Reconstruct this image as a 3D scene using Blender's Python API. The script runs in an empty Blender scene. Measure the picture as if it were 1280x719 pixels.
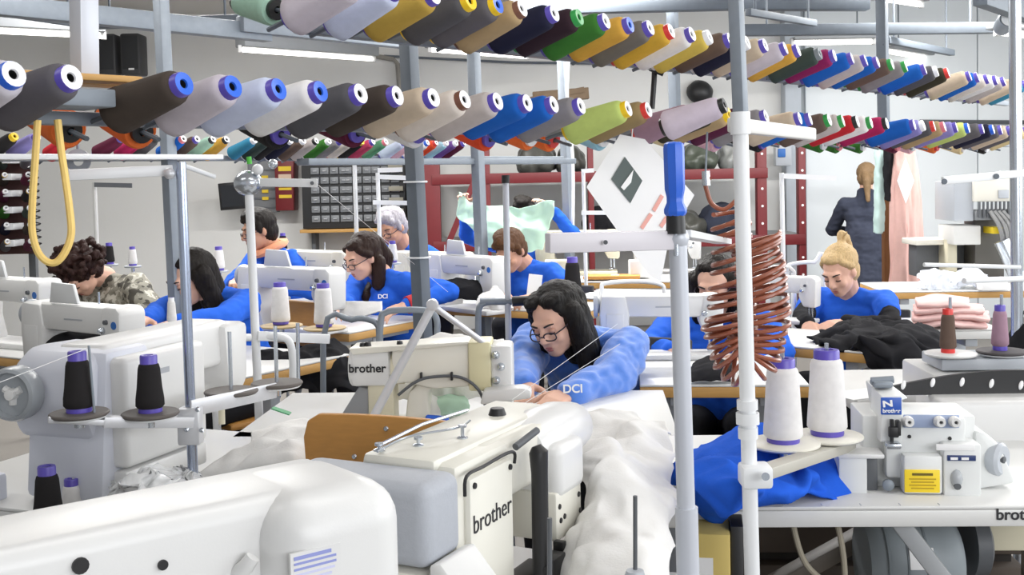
import bpy, bmesh, math, random
from mathutils import Vector as V, Matrix as Mx, noise as NZ
rnd = random.Random(7)
sc = bpy.context.scene
COL = sc.collection
R = math.radians

# ------------------------------------------------------------------ camera
F = 1400.0            # focal length in pixels of the 1280x719 frame
CZ = 1.42             # camera height, metres
PY = 286.0            # principal point row (the frame is a crop of a taller picture)
PITCH = math.atan((PY - 225.0) / F)
ROLL = R(-1.2)
cd = bpy.data.cameras.new('camera'); cam = bpy.data.objects.new('camera', cd); COL.objects.link(cam)
cd.sensor_fit = 'HORIZONTAL'; cd.sensor_width = 36.0; cd.lens = F / 1280.0 * 36.0
cd.shift_y = -(359.5 - PY) / 1280.0
cd.clip_start = 0.05; cd.clip_end = 100
CR = (Mx.Rotation(R(90) - PITCH, 3, 'X') @ Mx.Rotation(ROLL, 3, 'Z'))
cam.matrix_world = Mx.Translation((0, 0, CZ)) @ CR.to_4x4()
sc.camera = cam
def ray(x, y): return CR @ V(((x - 640) / F, (PY - y) / F, -1.0))
def P(x, y, d):                       # point on the pixel's ray at world depth d
    r = ray(x, y); return V((0, 0, CZ)) + r * (d / r.y)
def G(x, y, z):                       # point on the pixel's ray at height z
    r = ray(x, y); return V((0, 0, CZ)) + r * ((z - CZ) / r.z)

# ------------------------------------------------------------------ world, light, exposure
w = bpy.data.worlds.new('hall_daylight'); sc.world = w; w.use_nodes = True
bg = w.node_tree.nodes['Background']; bg.inputs[0].default_value = (0.93, 0.96, 1.0, 1); bg.inputs[1].default_value = 0.55
def area(name, loc, rot, sx, sy, power, col=(1, 1, 1)):
    l = bpy.data.lights.new(name, 'AREA'); l.shape = 'RECTANGLE'; l.size = sx; l.size_y = sy; l.energy = power; l.color = col
    o = bpy.data.objects.new(name, l); COL.objects.link(o); o.location = loc; o.rotation_euler = rot; o['kind'] = 'helper'; return o
area('side_window_daylight', (5.6, 4.0, 2.1), (0, R(90), 0), 1.6, 8.0, 200, (0.95, 0.98, 1.0))
area('rear_fill_light', (2.8, -2.1, 2.0), (R(76), 0, R(30)), 3.6, 1.6, 105, (0.97, 0.98, 1.0))  # added fill behind the camera, no window there; lifts the near upright faces
for lx, ly in ((-2.2, 1.6), (0.2, 1.6), (2.4, 1.6), (-2.2, 4.4), (0.2, 4.4), (2.6, 4.4), (-2.2, 7.2), (0.4, 7.2), (3.0, 7.2)):
    area('ceiling_tube_light', (lx, ly, 2.92), (0, 0, 0), 1.5, 0.3, 11 if ly < 2 else (30 if ly < 5 else 120), (1.0, 0.985, 0.96))
sc.view_settings.view_transform = 'Standard'; sc.view_settings.look = 'None'; sc.view_settings.gamma = 1
sc.view_settings.use_curve_mapping = False
sc.view_settings.exposure = 0.1

# ------------------------------------------------------------------ materials
MATS = {}
def lin(c):
    if isinstance(c, str):
        c = [int(c[i:i + 2], 16) / 255 for i in (0, 2, 4)]
    return tuple(((v / 12.92) if v <= 0.04045 else ((v + 0.055) / 1.055) ** 2.4) for v in c)
def mat(name, col, rough=0.5, metal=0.0, var=0.06, scale=12.0, bump=0.0, bscale=None, emit=0, trans=0, alpha=1, wave=None, spec=0.5, stretch=None):
    if name in MATS: return MATS[name]
    m = bpy.data.materials.new(name); m.use_nodes = True; nt = m.node_tree; N = nt.nodes; L = nt.links
    b = N['Principled BSDF']; c = lin(col)
    b.inputs['Roughness'].default_value = rough; b.inputs['Metallic'].default_value = metal
    b.inputs['Specular IOR Level'].default_value = spec
    if trans: b.inputs['Transmission Weight'].default_value = trans
    if alpha < 1: b.inputs['Alpha'].default_value = alpha
    tc = N.new('ShaderNodeTexCoord'); src = tc.outputs['Object']
    if stretch:
        mp = N.new('ShaderNodeMapping'); mp.inputs['Scale'].default_value = stretch; L.new(src, mp.inputs['Vector']); src = mp.outputs[0]
    n = N.new('ShaderNodeTexNoise'); n.inputs['Scale'].default_value = scale; n.inputs['Detail'].default_value = 5
    L.new(src, n.inputs['Vector'])
    mx = N.new('ShaderNodeMix'); mx.data_type = 'RGBA'
    mx.inputs[6].default_value = tuple(v * (1 - var) for v in c) + (1,); mx.inputs[7].default_value = tuple(min(1, v * (1 + var)) for v in c) + (1,)
    L.new(n.outputs['Fac'], mx.inputs[0]); L.new(mx.outputs[2], b.inputs['Base Color'])
    if emit: b.inputs['Emission Color'].default_value = c + (1,); b.inputs['Emission Strength'].default_value = emit
    if bump:
        bn = N.new('ShaderNodeBump'); bn.inputs['Strength'].default_value = bump; bn.inputs['Distance'].default_value = 0.01
        if wave:
            t = N.new('ShaderNodeTexWave'); t.wave_type = 'BANDS'; t.bands_direction = wave; t.inputs['Scale'].default_value = bscale or 60
            t.inputs['Distortion'].default_value = 1.5; t.inputs['Detail'].default_value = 2
        else:
            t = N.new('ShaderNodeTexNoise'); t.inputs['Scale'].default_value = bscale or 60; t.inputs['Detail'].default_value = 4
        L.new(src, t.inputs['Vector']); L.new(t.outputs[0], bn.inputs['Height']); L.new(bn.outputs[0], b.inputs['Normal'])
    MATS[name] = m; return m
WHITE = mat('white_enamel', 'DDDDDC', 0.34, bump=0.02, bscale=300, var=0.02)
CREAM = mat('cream_enamel', 'E4E1D6', 0.38, var=0.03)
BEIGE = mat('aged_beige_enamel', 'D6D0B8', 0.4, var=0.05)
GREYE = mat('grey_enamel', 'B4B9C0', 0.4, var=0.04)
DGREY = mat('dark_grey_paint', '5A5D61', 0.5)
STEEL = mat('galvanised_steel', '858D96', 0.5, 0.2, var=0.12, scale=30)
STEELD = mat('grey_painted_steel', '626A73', 0.55, 0.05, var=0.1, scale=25)
CHROME = mat('chromed_tube', 'C4CAD2', 0.22, 0.85, var=0.03)
WPOLE = mat('white_painted_tube', 'E6E8EA', 0.35, var=0.03)
GPOLE = mat('pale_grey_tube', 'C9CDD6', 0.35, 0.1, var=0.04)
ALU = mat('brushed_aluminium', 'D4D5D9', 0.4, 0.4, var=0.06, scale=40)
BLACK = mat('black_plastic', '1E1E20', 0.45)
RUBBER = mat('dark_rubber', '2C2B2C', 0.7)
LAM = mat('white_laminate', 'D9D9D7', 0.38, var=0.02, bump=0.02, bscale=200)
WOOD = mat('beech_edging', 'C89A58', 0.5, var=0.18, scale=9, stretch=(1, 1, 9), bump=0.05, bscale=50)
PLY = mat('orange_plywood', 'B98543', 0.5, var=0.14, scale=30, stretch=(1, 1, 5))
BROWNW = mat('brown_wood', '6E4522', 0.55, var=0.25, scale=14, stretch=(6, 6, 1))
REDST = mat('dark_red_steel', '6A1B20', 0.5, var=0.12)
PRINTB = mat('printed_blue', '2F6BB8', 0.5)
PRINTK = mat('printed_black', '26262A', 0.5)
PRINTV = mat('printed_violet', '8F97CF', 0.5)
YELLOW = mat('yellow_sticker', 'F2D327', 0.5)
PAPER = mat('white_paper', 'F2F2F2', 0.7, var=0.02)
PURPLE = mat('purple_plastic', '6F62C0', 0.4)
BLUEP = mat('blue_plastic', '2C66D8', 0.3)

# ------------------------------------------------------------------ mesh helpers
class MB:
    def __init__(s): s.bm = bmesh.new(); s.mi = 0
    def _fin(s, n0):
        s.bm.faces.ensure_lookup_table()
        for f in s.bm.faces[n0:]: f.material_index = s.mi
        return s
    def box(s, c, sz, rot=None, bev=0.0, seg=2):
        t = bmesh.new(); bmesh.ops.create_cube(t, size=1)
        for v in t.verts: v.co = V((v.co.x * sz[0], v.co.y * sz[1], v.co.z * sz[2]))
        if bev: bmesh.ops.bevel(t, geom=list(t.edges), offset=min(bev, min(sz) * 0.49), segments=seg, profile=0.5, affect='EDGES')
        return s._merge(t, Mx.Translation(c) @ (rot.to_4x4() if rot is not None else Mx.Identity(4)))
    def span(s, a, b, bev=0.0, seg=2):          # box between two opposite corners
        a = V(a); b = V(b); return s.box((a + b) / 2, [abs(q) for q in (b - a)], None, bev, seg)
    def _merge(s, t, M):
        n0 = len(s.bm.faces); vm = {}
        for v in t.verts: vm[v] = s.bm.verts.new(M @ v.co)
        for f in t.faces:
            try: s.bm.faces.new([vm[v] for v in f.verts])
            except ValueError: pass
        t.free(); return s._fin(n0)
    def bar(s, p0, p1, wd, ht, bev=0.0, up=(0, 0, 1)):   # rectangular bar from p0 to p1
        p0 = V(p0); p1 = V(p1); d = p1 - p0; L = d.length; x = d.normalized(); u = V(up)
        if abs(x.dot(u)) > 0.99: u = V((1, 0, 0))
        y = u.cross(x).normalized(); z = x.cross(y)
        return s.box((p0 + p1) / 2, (L, wd, ht), Mx((x, y, z)).transposed(), bev)
    def ring(s, pts): return [s.bm.verts.new(p) for p in pts]
    def sweep(s, pts, rads, n=10, closed=False, cap=True):
        pts = [V(p) for p in pts]; m = len(pts); n0 = len(s.bm.faces)
        if not hasattr(rads, '__len__'): rads = [rads] * m
        rings = []; nrm = None
        for i, p in enumerate(pts):
            if closed: t = pts[(i + 1) % m] - pts[i - 1]
            else: t = pts[min(i + 1, m - 1)] - pts[max(i - 1, 0)]
            t = t.normalized() if t.length > 1e-9 else V((0, 0, 1))
            if nrm is None:
                a = V((0, 0, 1)) if abs(t.z) < 0.9 else V((1, 0, 0)); nrm = t.cross(a).normalized()
            else:
                nrm = (nrm - t * nrm.dot(t)); nrm = nrm.normalized() if nrm.length > 1e-6 else t.orthogonal().normalized()
            bi = t.cross(nrm)
            rings.append(s.ring([p + (nrm * math.cos(k * 2 * math.pi / n) + bi * math.sin(k * 2 * math.pi / n)) * rads[i] for k in range(n)]))
        rg = range(m if closed else m - 1)
        for i in rg:
            A, B = rings[i], rings[(i + 1) % m]
            for k in range(n): s.bm.faces.new((A[k], A[(k + 1) % n], B[(k + 1) % n], B[k]))
        if cap and not closed:
            s.bm.faces.new(rings[0][::-1]); s.bm.faces.new(rings[-1])
        return s._fin(n0)
    def tube(s, p0, p1, r0, r1=None, n=12): return s.sweep([p0, p1], [r0, r0 if r1 is None else r1], n)
    def lathe(s, prof, M=None, n=18, mis=None):             # prof: list of (radius, z)
        M = M or Mx.Identity(4); n0 = len(s.bm.faces); rings = []
        for r, z in prof:
            if r < 1e-6: rings.append([s.bm.verts.new(M @ V((0, 0, z)))])
            else: rings.append(s.ring([M @ V((r * math.cos(k * 2 * math.pi / n), r * math.sin(k * 2 * math.pi / n), z)) for k in range(n)]))
        for si, (A, B) in enumerate(zip(rings, rings[1:])):
            for k in range(n):
                a = A[k % len(A)], A[(k + 1) % len(A)]; b = B[k % len(B)], B[(k + 1) % len(B)]
                f = [a[0]] + ([a[1]] if len(A) > 1 else []) + ([b[1]] if len(B) > 1 else []) + [b[0]]
                if len(f) > 2:
                    f = s.bm.faces.new(f)
                    f.material_index = mis[si] if mis else s.mi
        return s if mis else s._fin(n0)
    def prism(s, pts, a, b, M=None, bev=0.0):     # polygon in local xz extruded along y from a to b
        t = bmesh.new(); A = [t.verts.new((x, a, z)) for x, z in pts]; B = [t.verts.new((x, b, z)) for x, z in pts]
        t.faces.new(A); t.faces.new(B[::-1]); k = len(pts)
        for i in range(k): t.faces.new((A[i], B[i], B[(i + 1) % k], A[(i + 1) % k]))
        bmesh.ops.recalc_face_normals(t, faces=list(t.faces))
        if bev: bmesh.ops.bevel(t, geom=list(t.edges), offset=bev, segments=2, profile=0.5, affect='EDGES')
        return s._merge(t, M or Mx.Identity(4))
    def ell(s, c, r, rot=None, sub=2):
        t = bmesh.new(); bmesh.ops.create_icosphere(t, subdivisions=sub, radius=1)
        M = Mx.Translation(c) @ (rot.to_4x4() if rot is not None else Mx.Identity(4)) @ Mx.Diagonal((r[0], r[1], r[2], 1))
        return s._merge(t, M)
    def cap(s, p0, p1, r0, r1=None, sub=2):        # tapered capsule
        r1 = r0 if r1 is None else r1; p0 = V(p0); p1 = V(p1)
        s.ell(p0, (r0,) * 3, None, sub); s.ell(p1, (r1,) * 3, None, sub)
        return s.sweep([p0, p1], [r0, r1], 12) if (p1 - p0).length > 1e-5 else s
    def mesh(s, name, sharp=38):
        bm = s.bm; bmesh.ops.recalc_face_normals(bm, faces=list(bm.faces)); ca = R(sharp)
        for f in bm.faces: f.smooth = True
        for e in bm.edges:
            if len(e.link_faces) == 2 and e.calc_face_angle(0) > ca: e.smooth = False
        me = bpy.data.meshes.new(name); bm.to_mesh(me); bm.free(); return me
    def build(s, name, m, parent=None, sharp=38):
        return link(name, s.mesh(name, sharp), m, parent)
def link(name, me, m, parent=None):
    o = bpy.data.objects.new(name, me); COL.objects.link(o)
    for q in (m if isinstance(m, (list, tuple)) else [m]): me.materials.append(q)
    if parent is not None: o.parent = parent
    return o
def tag(o, label, cat, group=None):
    o['label'] = label; o['category'] = cat
    if group: o['group'] = group
    return o
def thing(name, label, cat, loc=(0, 0, 0), rz=0.0, group=None):
    o = bpy.data.objects.new(name, None); COL.objects.link(o); o.empty_display_size = 0.05
    o.location = loc; o.rotation_euler = (0, 0, rz); return tag(o, label, cat, group)
def struct(o): o['kind'] = 'structure'; return o
def lettering(txt, size, M, m, parent, name='lettering', depth=0.0006, xs=1.0, bold=0.0):
    c = bpy.data.curves.new(name, 'FONT'); c.body = txt; c.size = size; c.extrude = depth; c.align_x = 'CENTER'; c.align_y = 'CENTER'; c.offset = bold
    t = bpy.data.objects.new(name, c); COL.objects.link(t)
    me = bpy.data.meshes.new_from_object(t.evaluated_get(bpy.context.evaluated_depsgraph_get())); bpy.data.objects.remove(t)
    me.transform(M @ Mx.Diagonal((xs, 1, 1, 1))); me.materials.clear()
    return link(name, me, m, parent)
def frame(o, x, n):                 # matrix: text plane with local x along x, facing n
    x = V(x).normalized(); n = V(n).normalized(); y = n.cross(x).normalized()
    M = Mx((x, y, n)).transposed().to_4x4(); M.translation = V(o); return M
def crom(p, t):
    n = len(p); f = t * (n - 1); i = min(int(f), n - 2); u = f - i
    a, b, c, d = p[max(i - 1, 0)], p[i], p[i + 1], p[min(i + 2, n - 1)]
    return 0.5 * ((2 * b) + (c - a) * u + (2 * a - 5 * b + 4 * c - d) * u * u + (3 * b - a - 3 * c + d) * u ** 3)
def smooth_path(pts, k=8):
    pts = [V(p) for p in pts]; n = (len(pts) - 1) * k
    return [crom(pts, i / n) for i in range(n + 1)]
def cloth(name, ctrl, m, parent=None, nu=40, nv=40, thick=0.004, fold=0.006, freq=14.0, seed=0, stretch=(1, 1, 1)):
    ctrl = [[V(p) for p in row] for row in ctrl]; vs = []
    for i in range(nv + 1):
        rows = [crom(row, 0) for row in ctrl]
        for j in range(nu + 1):
            p = crom([crom(row, j / nu) for row in ctrl], i / nv)
            q = V((p.x * stretch[0], p.y * stretch[1], p.z * stretch[2])) * freq + V((seed * 7.1, seed * 3.3, 0))
            dn = V((NZ.noise(q), NZ.noise(q + V((31, 0, 0))), NZ.noise(q + V((0, 57, 0))))) * fold
            q2 = q * 2.7; dn += V((NZ.noise(q2), NZ.noise(q2 + V((31, 0, 0))), NZ.noise(q2 + V((0, 57, 0))))) * fold * 0.4
            vs.append(p + dn)
    fs = [(i * (nu + 1) + j, i * (nu + 1) + j + 1, (i + 1) * (nu + 1) + j + 1, (i + 1) * (nu + 1) + j) for i in range(nv) for j in range(nu)]
    me = bpy.data.meshes.new(name); me.from_pydata(vs, [], fs); me.polygons.foreach_set('use_smooth', [True] * len(fs))
    o = link(name, me, m, parent)
    md = o.modifiers.new('thickness', 'SOLIDIFY'); md.thickness = thick; md.offset = 0
    return o
def dirv(a): a = R(a); return V((math.sin(a), math.cos(a), 0))     # a degrees clockwise from the view's forward direction
def rz_of(a): return R(90 - a)                                       # z-rotation that turns local x to dirv(a)
# ------------------------------------------------------------------ the hall
WALLG = mat('grey_plaster', 'DDDDDB', 0.85, var=0.04, scale=3, bump=0.05, bscale=40)
WALLW = mat('white_panel_wall', 'E9EEF1', 0.6, var=0.02, scale=2)
YB = 10.7
def quad(name, pts, m):
    me = bpy.data.meshes.new(name); me.from_pydata([V(p) for p in pts], [], [tuple(range(len(pts)))]); return struct(link(name, me, m))
struct(MB().span((-7, -3.2, -0.06), (7.2, YB + 0.2, 0)).build('floor', mat('grey_screed', '77736E', 0.6, var=0.1, scale=2, bump=0.05, bscale=30)))
struct(MB().span((-7, -3.2, 3.05), (7.2, YB + 0.2, 3.12)).build('ceiling', mat('off_white_ceiling', 'D8D6D2', 0.9, var=0.03, scale=2)))
struct(MB().span((-7, YB, 0), (P(985, 100, YB).x, YB + 0.12, 3.05)).build('wall_back_plaster', WALLG))
struct(MB().span((-7.1, -3.2, 0), (-7, YB, 3.05)).build('wall_left', WALLG))
# the white wall is made of tall panels with recessed joints
wb = MB(); wb.span((P(985, 100, YB).x, YB + 0.03, 0), (7.2, YB + 0.12, 3.05)); wbo = struct(wb.build('wall_back_panelled', mat('panel_joint_grey', 'A9AFB3', 0.8)))
xs = [P(985, 100, YB).x + 0.16, P(1103, 100, YB).x, P(1222, 100, YB).x, P(1340, 100, YB).x, P(1460, 100, YB).x, 7.2]
for a, b in zip(xs, xs[1:]):
    MB().span((a + 0.006, YB, 0), (b - 0.006, YB + 0.05, 3.05), 0.004).build('wall_panel', WALLW, wbo)
struct(MB().span((P(976, 100, YB).x, YB - 0.16, 0), (P(996, 100, YB).x, YB + 0.02, 3.05), 0.01).build('trim_pilaster', mat('pilaster_grey', 'B9C0C8', 0.7)))
# conduit running along the plaster wall and rusty drop pipe
o = MB().sweep([P(480, 70, YB - 0.05), P(640, 78, YB - 0.05), P(800, 80, YB - 0.05), P(976, 86, YB - 0.05)], 0.012, 8).build('wall_conduit', STEELD)
tag(o, 'thin grey conduit running along the plaster wall', 'conduit')
o = MB().sweep([P(350, 50, YB - 0.06), P(492, 74, YB - 0.06), P(497, 80, YB - 0.06), P(500, 120, YB - 0.06), P(502, 190, YB - 0.06)], 0.022, 8).build('drop_pipe', mat('aged_pipe', '8C8983', 0.6))
tag(o, 'aged grey pipe bending down the plaster wall', 'pipe')
o = MB().sweep([P(1150, 152, YB - 0.04), P(1280, 153, YB - 0.04)], 0.02, 8).build('wall_rail', DGREY); tag(o, 'dark rail fixed to the white panelled wall', 'rail')

# ------------------------------------------------------------------ overhead steel frame
def beam(p0, p1, wd, ht, label, m=STEEL):
    t = thing('steel_beam', label, 'beam', (V(p0) + V(p1)) / 2, 0, 'overhead steel frame'); a = V(p0) - t.location; b = V(p1) - t.location
    MB().bar(a, b, wd, ht, 0.004).build('bar', m, t)
    for q in (a * 0.8, b * 0.8):
        if t.location.z + q.z < 3.0: MB().tube(q, V((q.x, q.y, 3.05 - t.location.z)), 0.007, n=6).build('hanger', STEELD, t)
    return t
beam(G(-30, 4, 2.25), G(335, 42, 2.25), 0.08, 0.09, 'galvanised cable tray beam above the two long tube lights')
beam(P(300, 30, 6.0), P(505, 52, 6.9), 0.07, 0.085, 'galvanised beam with cable ties ending at the square post')
beam(P(120, 31, 6.6), P(300, 24, 6.4), 0.06, 0.05, 'dark steel crossbar above the wall loudspeaker', STEELD)
beam(P(640, 10, 7.6), P(925, 2, 7.0), 0.1, 0.1, 'dark steel beam above the yellow thread cones', STEELD)
beam(P(925, 4, 7.2), P(1085, 4, 7.2), 0.1, 0.09, 'short dark steel beam beside the white pole', STEELD)
beam(P(925, 38, 7.0), P(1243, 35, 7.4), 0.07, 0.07, 'long horizontal grey beam carried by the slotted post', STEELD)
beam(P(935, 15, 6.4), P(1018, 29, 7.0), 0.04, 0.04, 'thin sloping strut above the long grey beam', STEELD)
beam(P(1108, 50, 7.2), P(1190, 66, 8.3), 0.045, 0.045, 'thin sloping strut behind the slotted post', STEELD)
beam(P(1225, -6, 5.6), P(1300, 22, 6.6), 0.07, 0.1, 'dark sloping beam over the small round lamp', STEELD)
beam(P(0, 16, 5.6), P(95, 30, 6.0), 0.03, 0.03, 'thin steel bar crossing under the cable tray', STEELD)

def lamp(a, b, z, label, h=0.16):
    p0 = G(a[0], a[1], z); p1 = G(b[0], b[1], z); t = thing('tube_light', label, 'light', (p0 + p1) / 2, 0, 'fluorescent tube lights')
    q0 = p0 - (p0 + p1) / 2; q1 = -q0; up = V((0, 0, 1))
    MB().bar(q0 + up * (h / 2 + 0.02), q1 + up * (h / 2 + 0.02), 0.16, h, 0.012).build('housing', mat('lamp_housing', '85888B', 0.6), t)
    MB().tube(q0 * 0.985, q1 * 0.985, 0.019, n=10).build('tube', mat('fluorescent_tube', 'FFFCF4', 0.4, emit=5.0), t)
    for q in (q0, q1): MB().box(q * 0.992 + up * 0.005, (0.03, 0.05, 0.06), None, 0.004).build('end_cap', mat('lamp_end_cap', 'C9C9C9', 0.5), t)
    for q in (q0 * 0.6, q1 * 0.6): MB().tube(q + up * h, q + up * (3.05 - z), 0.006, n=6).build('hanger', STEELD, t)
lamp((-60, 36), (130, 45), 2.5, 'grey tube light hanging beside the wall loudspeaker')
lamp((300, 62), (468, 74), 2.5, 'grey tube light hanging over the pale blue and white thread cones')
lamp((537, 62), (660, 71), 2.5, 'grey tube light hanging between the two square posts')
lamp((990, 54), (1092, 52), 2.5, 'tube light glowing just above the dark green thread cone', 0.03)
lamp((1108, 64), (1178, 76), 2.5, 'tube light glowing under the thin strut by the slotted post', 0.03)
lamp((1098, -2), (1152, 6), 2.75, 'tube light high above the long grey beam', 0.03)
lamp((1246, 40), (1330, 50), 2.3, 'tube light under the small round lamp', 0.03)
t = thing('round_lamp', 'small round grey spot lamp clamped under the dark sloping beam', 'lamp', P(1256, 30, 6.2))
MB().lathe([(0, -0.05), (0.045, -0.05), (0.055, 0.03), (0.05, 0.05), (0, 0.045)], Mx.Rotation(R(70), 4, 'X')).build('housing', STEEL, t)
MB().lathe([(0, 0.052), (0.04, 0.05), (0.042, 0.056), (0, 0.056)], Mx.Rotation(R(70), 4, 'X')).build('lens', mat('lamp_lens', 'D8DADC', 0.1), t)
MB().tube((0, 0, 0.03), (0, 0, 0.14), 0.012).build('bracket', STEELD, t)

# ------------------------------------------------------------------ posts
def post(x0, y0, x1, y1, d, wd, label, m=STEEL, holes=0, ground=False, slots=False):
    a = P(x0, y0, d); b = P(x1, y1, d)
    if ground: b = a + (b - a) * (a.z / (a.z - b.z))
    t = thing('steel_post', label, 'post', b, 0, 'steel posts of the thread racks')
    MB().bar(V((0, 0, 0)), a - b, wd, wd, 0.004, up=(0.6, 0.8, 0)).build('shaft', m, t)
    return t, a - b
PT = {}
PT['B'] = post(200, -20, 217, 310, 4.55, 0.048, 'galvanised square post standing behind the bobbed dark haired woman', STEEL, ground=True)
PT['C'] = post(510, 45, 528, 400, 4.0, 0.05, 'galvanised square post beside the forearm with a red cuff', STEELD, ground=True)
PT['D'] = post(591, 45, 602, 320, 5.8, 0.052, 'galvanised square post in front of the held up mint cloth', STEEL, ground=True)
PT['E'] = post(702, 60, 711, 290, 7.2, 0.052, 'pale steel post with a white cable beside the mint cloth', STEEL, ground=True)
PT['I'] = post(1101, -60, 1105, 172, 6.9, 0.06, 'slotted grey post holding the long horizontal beam', STEELD)
PT['G'] = post(840, 5, 843, 115, 7.3, 0.06, 'dark grey post rising behind the lilac thread cone', STEELD, ground=True)
PT['W'] = post(104, -60, 106, 97, 2.02, 0.038, 'broad pale steel hanger post beside the dark grey thread cone', GPOLE)
PT['H'] = post(918, -40, 926, 150, 2.85, 0.032, 'grey square hanger post rising over the white round pole', STEEL)
for k in (1.15, 1.42):
    tt, vv = PT['C']; pz = vv * (k / vv.z)
    MB().sweep([pz + V((0.04 * math.cos(q), 0.04 * math.sin(q), 0)) for q in [i * math.pi / 6 for i in range(12)]], 0.004, 6, closed=True).build('cable_tie', WPOLE, tt)
tt, vv = PT['E']
MB().sweep(smooth_path([P(712, 60, 7.1) - tt.location, P(709, 120, 7.1) - tt.location, P(716, 200, 7.1) - tt.location, P(716, 290, 7.1) - tt.location], 6), 0.012, 6).build('cable', WPOLE, tt)
tt, vv = PT['I']
for z in (1.9, 2.2, 2.5): MB().tube(vv * ((z - 1.6) / 1.2) + V((0, -0.031, 0)), vv * ((z - 1.6) / 1.2) + V((0, -0.034, 0)), 0.008).build('slot', BLACK, tt)
t = thing('hanging_strap', 'black webbing strap hanging from the upper thread rail', 'strap', P(815, 90, 3.4))
MB().sweep(smooth_path([P(816, 66, 3.4) - t.location, P(818, 90, 3.4) - t.location, P(815, 136, 3.4) - t.location], 4), 0.009, 6).build('webbing', BLACK, t)
MB().bar(P(812, 86, 3.39) - t.location, P(829, 93, 3.39) - t.location, 0.01, 0.012).build('buckle', BLACK, t)

# ------------------------------------------------------------------ thread cones
YCOL = {  # words -> yarn colour
 'lilac grey': 'CBC3CC', 'dark grey': '646166', 'dark brown': '4E453F', 'pale lilac': 'CDC8D0', 'pale blue': 'CBD3EA', 'white': 'EDEBEA', 'charcoal': '58575B',
 'black brown': '483F39', 'beige': 'CFBDA6', 'cream': 'E0D6CC', 'light grey': 'C2B9B6', 'royal blue': '1F63BE', 'mid grey': '8E8A8C', 'lime': 'C4D67A',
 'olive tan': '9A8560', 'lilac': 'DACDDB', 'dark olive': '3D3A2C', 'plum': '5A2440', 'tan': 'B59B74', 'red': 'C22A34', 'crimson': 'B0265A', 'lavender': '9088C4',
 'khaki': 'BF9F4A', 'navy': '23243A', 'aubergine': '35242C', 'green': '3F7A32', 'mustard': 'DCA848', 'grey brown': '75706A', 'golden': 'D6A93E', 'yellow': 'D9BE5A',
 'brown': '6A584E', 'dark green': '3E4A45', 'magenta': '93265F', 'teal': '3D8CB0', 'orange': 'E8743A', 'mauve': 'A9899A', 'pink': 'E3B4BE', 'mint': 'A8CDB8',
 'maroon': '5C2038', 'rose': 'C5486A', 'sea green': '5D9A74', 'violet': '6E4A8C', 'sand': 'E6D2A0', 'sky blue': '9CCBDD', 'vermilion': 'E2502E', 'black': '2A2829'}
CCOL = {'purple': '5E50B4', 'blue': '2C66D8', 'white': 'EDEDF0', 'black': '222222', 'yellow': 'F0C81E', 'red': 'D83A34', 'green': '2F9A48', 'brown': '7A5140', 'grey': '7A8288', 'pink': 'E07A86'}
def yarn(w_):
    return mat('yarn_' + w_.replace(' ', '_'), YCOL[w_], 0.85, var=0.1, scale=60, bump=0.35, bscale=420, wave='Z', spec=0.2)
def corem(w_): return mat('core_' + w_, CCOL[w_], 0.35, var=0.02)
CONES = {}
def cone_mesh(kind):
    if kind in CONES: return CONES[kind]
    if kind == 'fat': rb, rt, L, tp = 0.038, 0.028, 0.155, 0.013
    elif kind == 'slim': rb, rt, L, tp = 0.027, 0.024, 0.15, 0.014
    elif kind == 'std': rb, rt, L, tp = 0.031, 0.0225, 0.145, 0.016
    y = MB(); y.lathe([(0.012, 0.012), (rb - 0.004, 0.011), (rb, 0.016), (rb * 0.985, 0.03), (rt + (rb - rt) * 0.5, L / 2), (rt * 1.01, L - 0.016), (rt * 0.96, L - 0.008), (rt * 0.86, L - 0.003), (rt * 0.7, L), (0.01, L)], n=22)
    ym = y.mesh('yarn_' + kind, 50)
    c = MB(); cr = rt * 0.7
    c.lathe([(0.008, 0.0), (rb * 0.6, 0.0), (rb * 0.62, 0.004), (rb * 0.6, 0.013), (cr, 0.014), (cr, L + tp - 0.003), (cr * 0.93, L + tp), (cr * 0.4, L + tp - 0.001), (cr * 0.34, L + tp - 0.004), (cr * 0.3, L + tp - 0.03), (0, L + tp - 0.03)], n=18, mis=[0] * 6 + [1, 1, 2, 2])
    cm = c.mesh('core_' + kind, 50)
    for _ in range(1): ym.materials.append(yarn('white'))
    for q in ('purple', 'white', 'black'): cm.materials.append(corem(q))
    CONES[kind] = (ym, cm, L + tp); return CONES[kind]
def thread_cone(M, ycol, core, face, label, group, kind='std', s=1.0):
    ym, cm, L = cone_mesh(kind)
    e = bpy.data.objects.new('thread_cone', None); COL.objects.link(e); e.empty_display_size = 0.03
    e.matrix_world = M @ Mx.Diagonal((s, s, s, 1)); tag(e, label, 'thread cone', group)
    for nm, me, ms in (('yarn', ym, [yarn(ycol)]), ('core', cm, [corem(core), corem(face), corem('black')])):
        o = bpy.data.objects.new(nm, me); COL.objects.link(o); o.parent = e
        for k, q in enumerate(ms): o.material_slots[k].link = 'OBJECT'; o.material_slots[k].material = q
    return e
def axis_m(base, d, roll=0.0):
    q = V(d).normalized().to_track_quat('Z', 'Y').to_matrix().to_4x4(); return Mx.Translation(base) @ q @ Mx.Rotation(roll, 4, 'Z')

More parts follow.
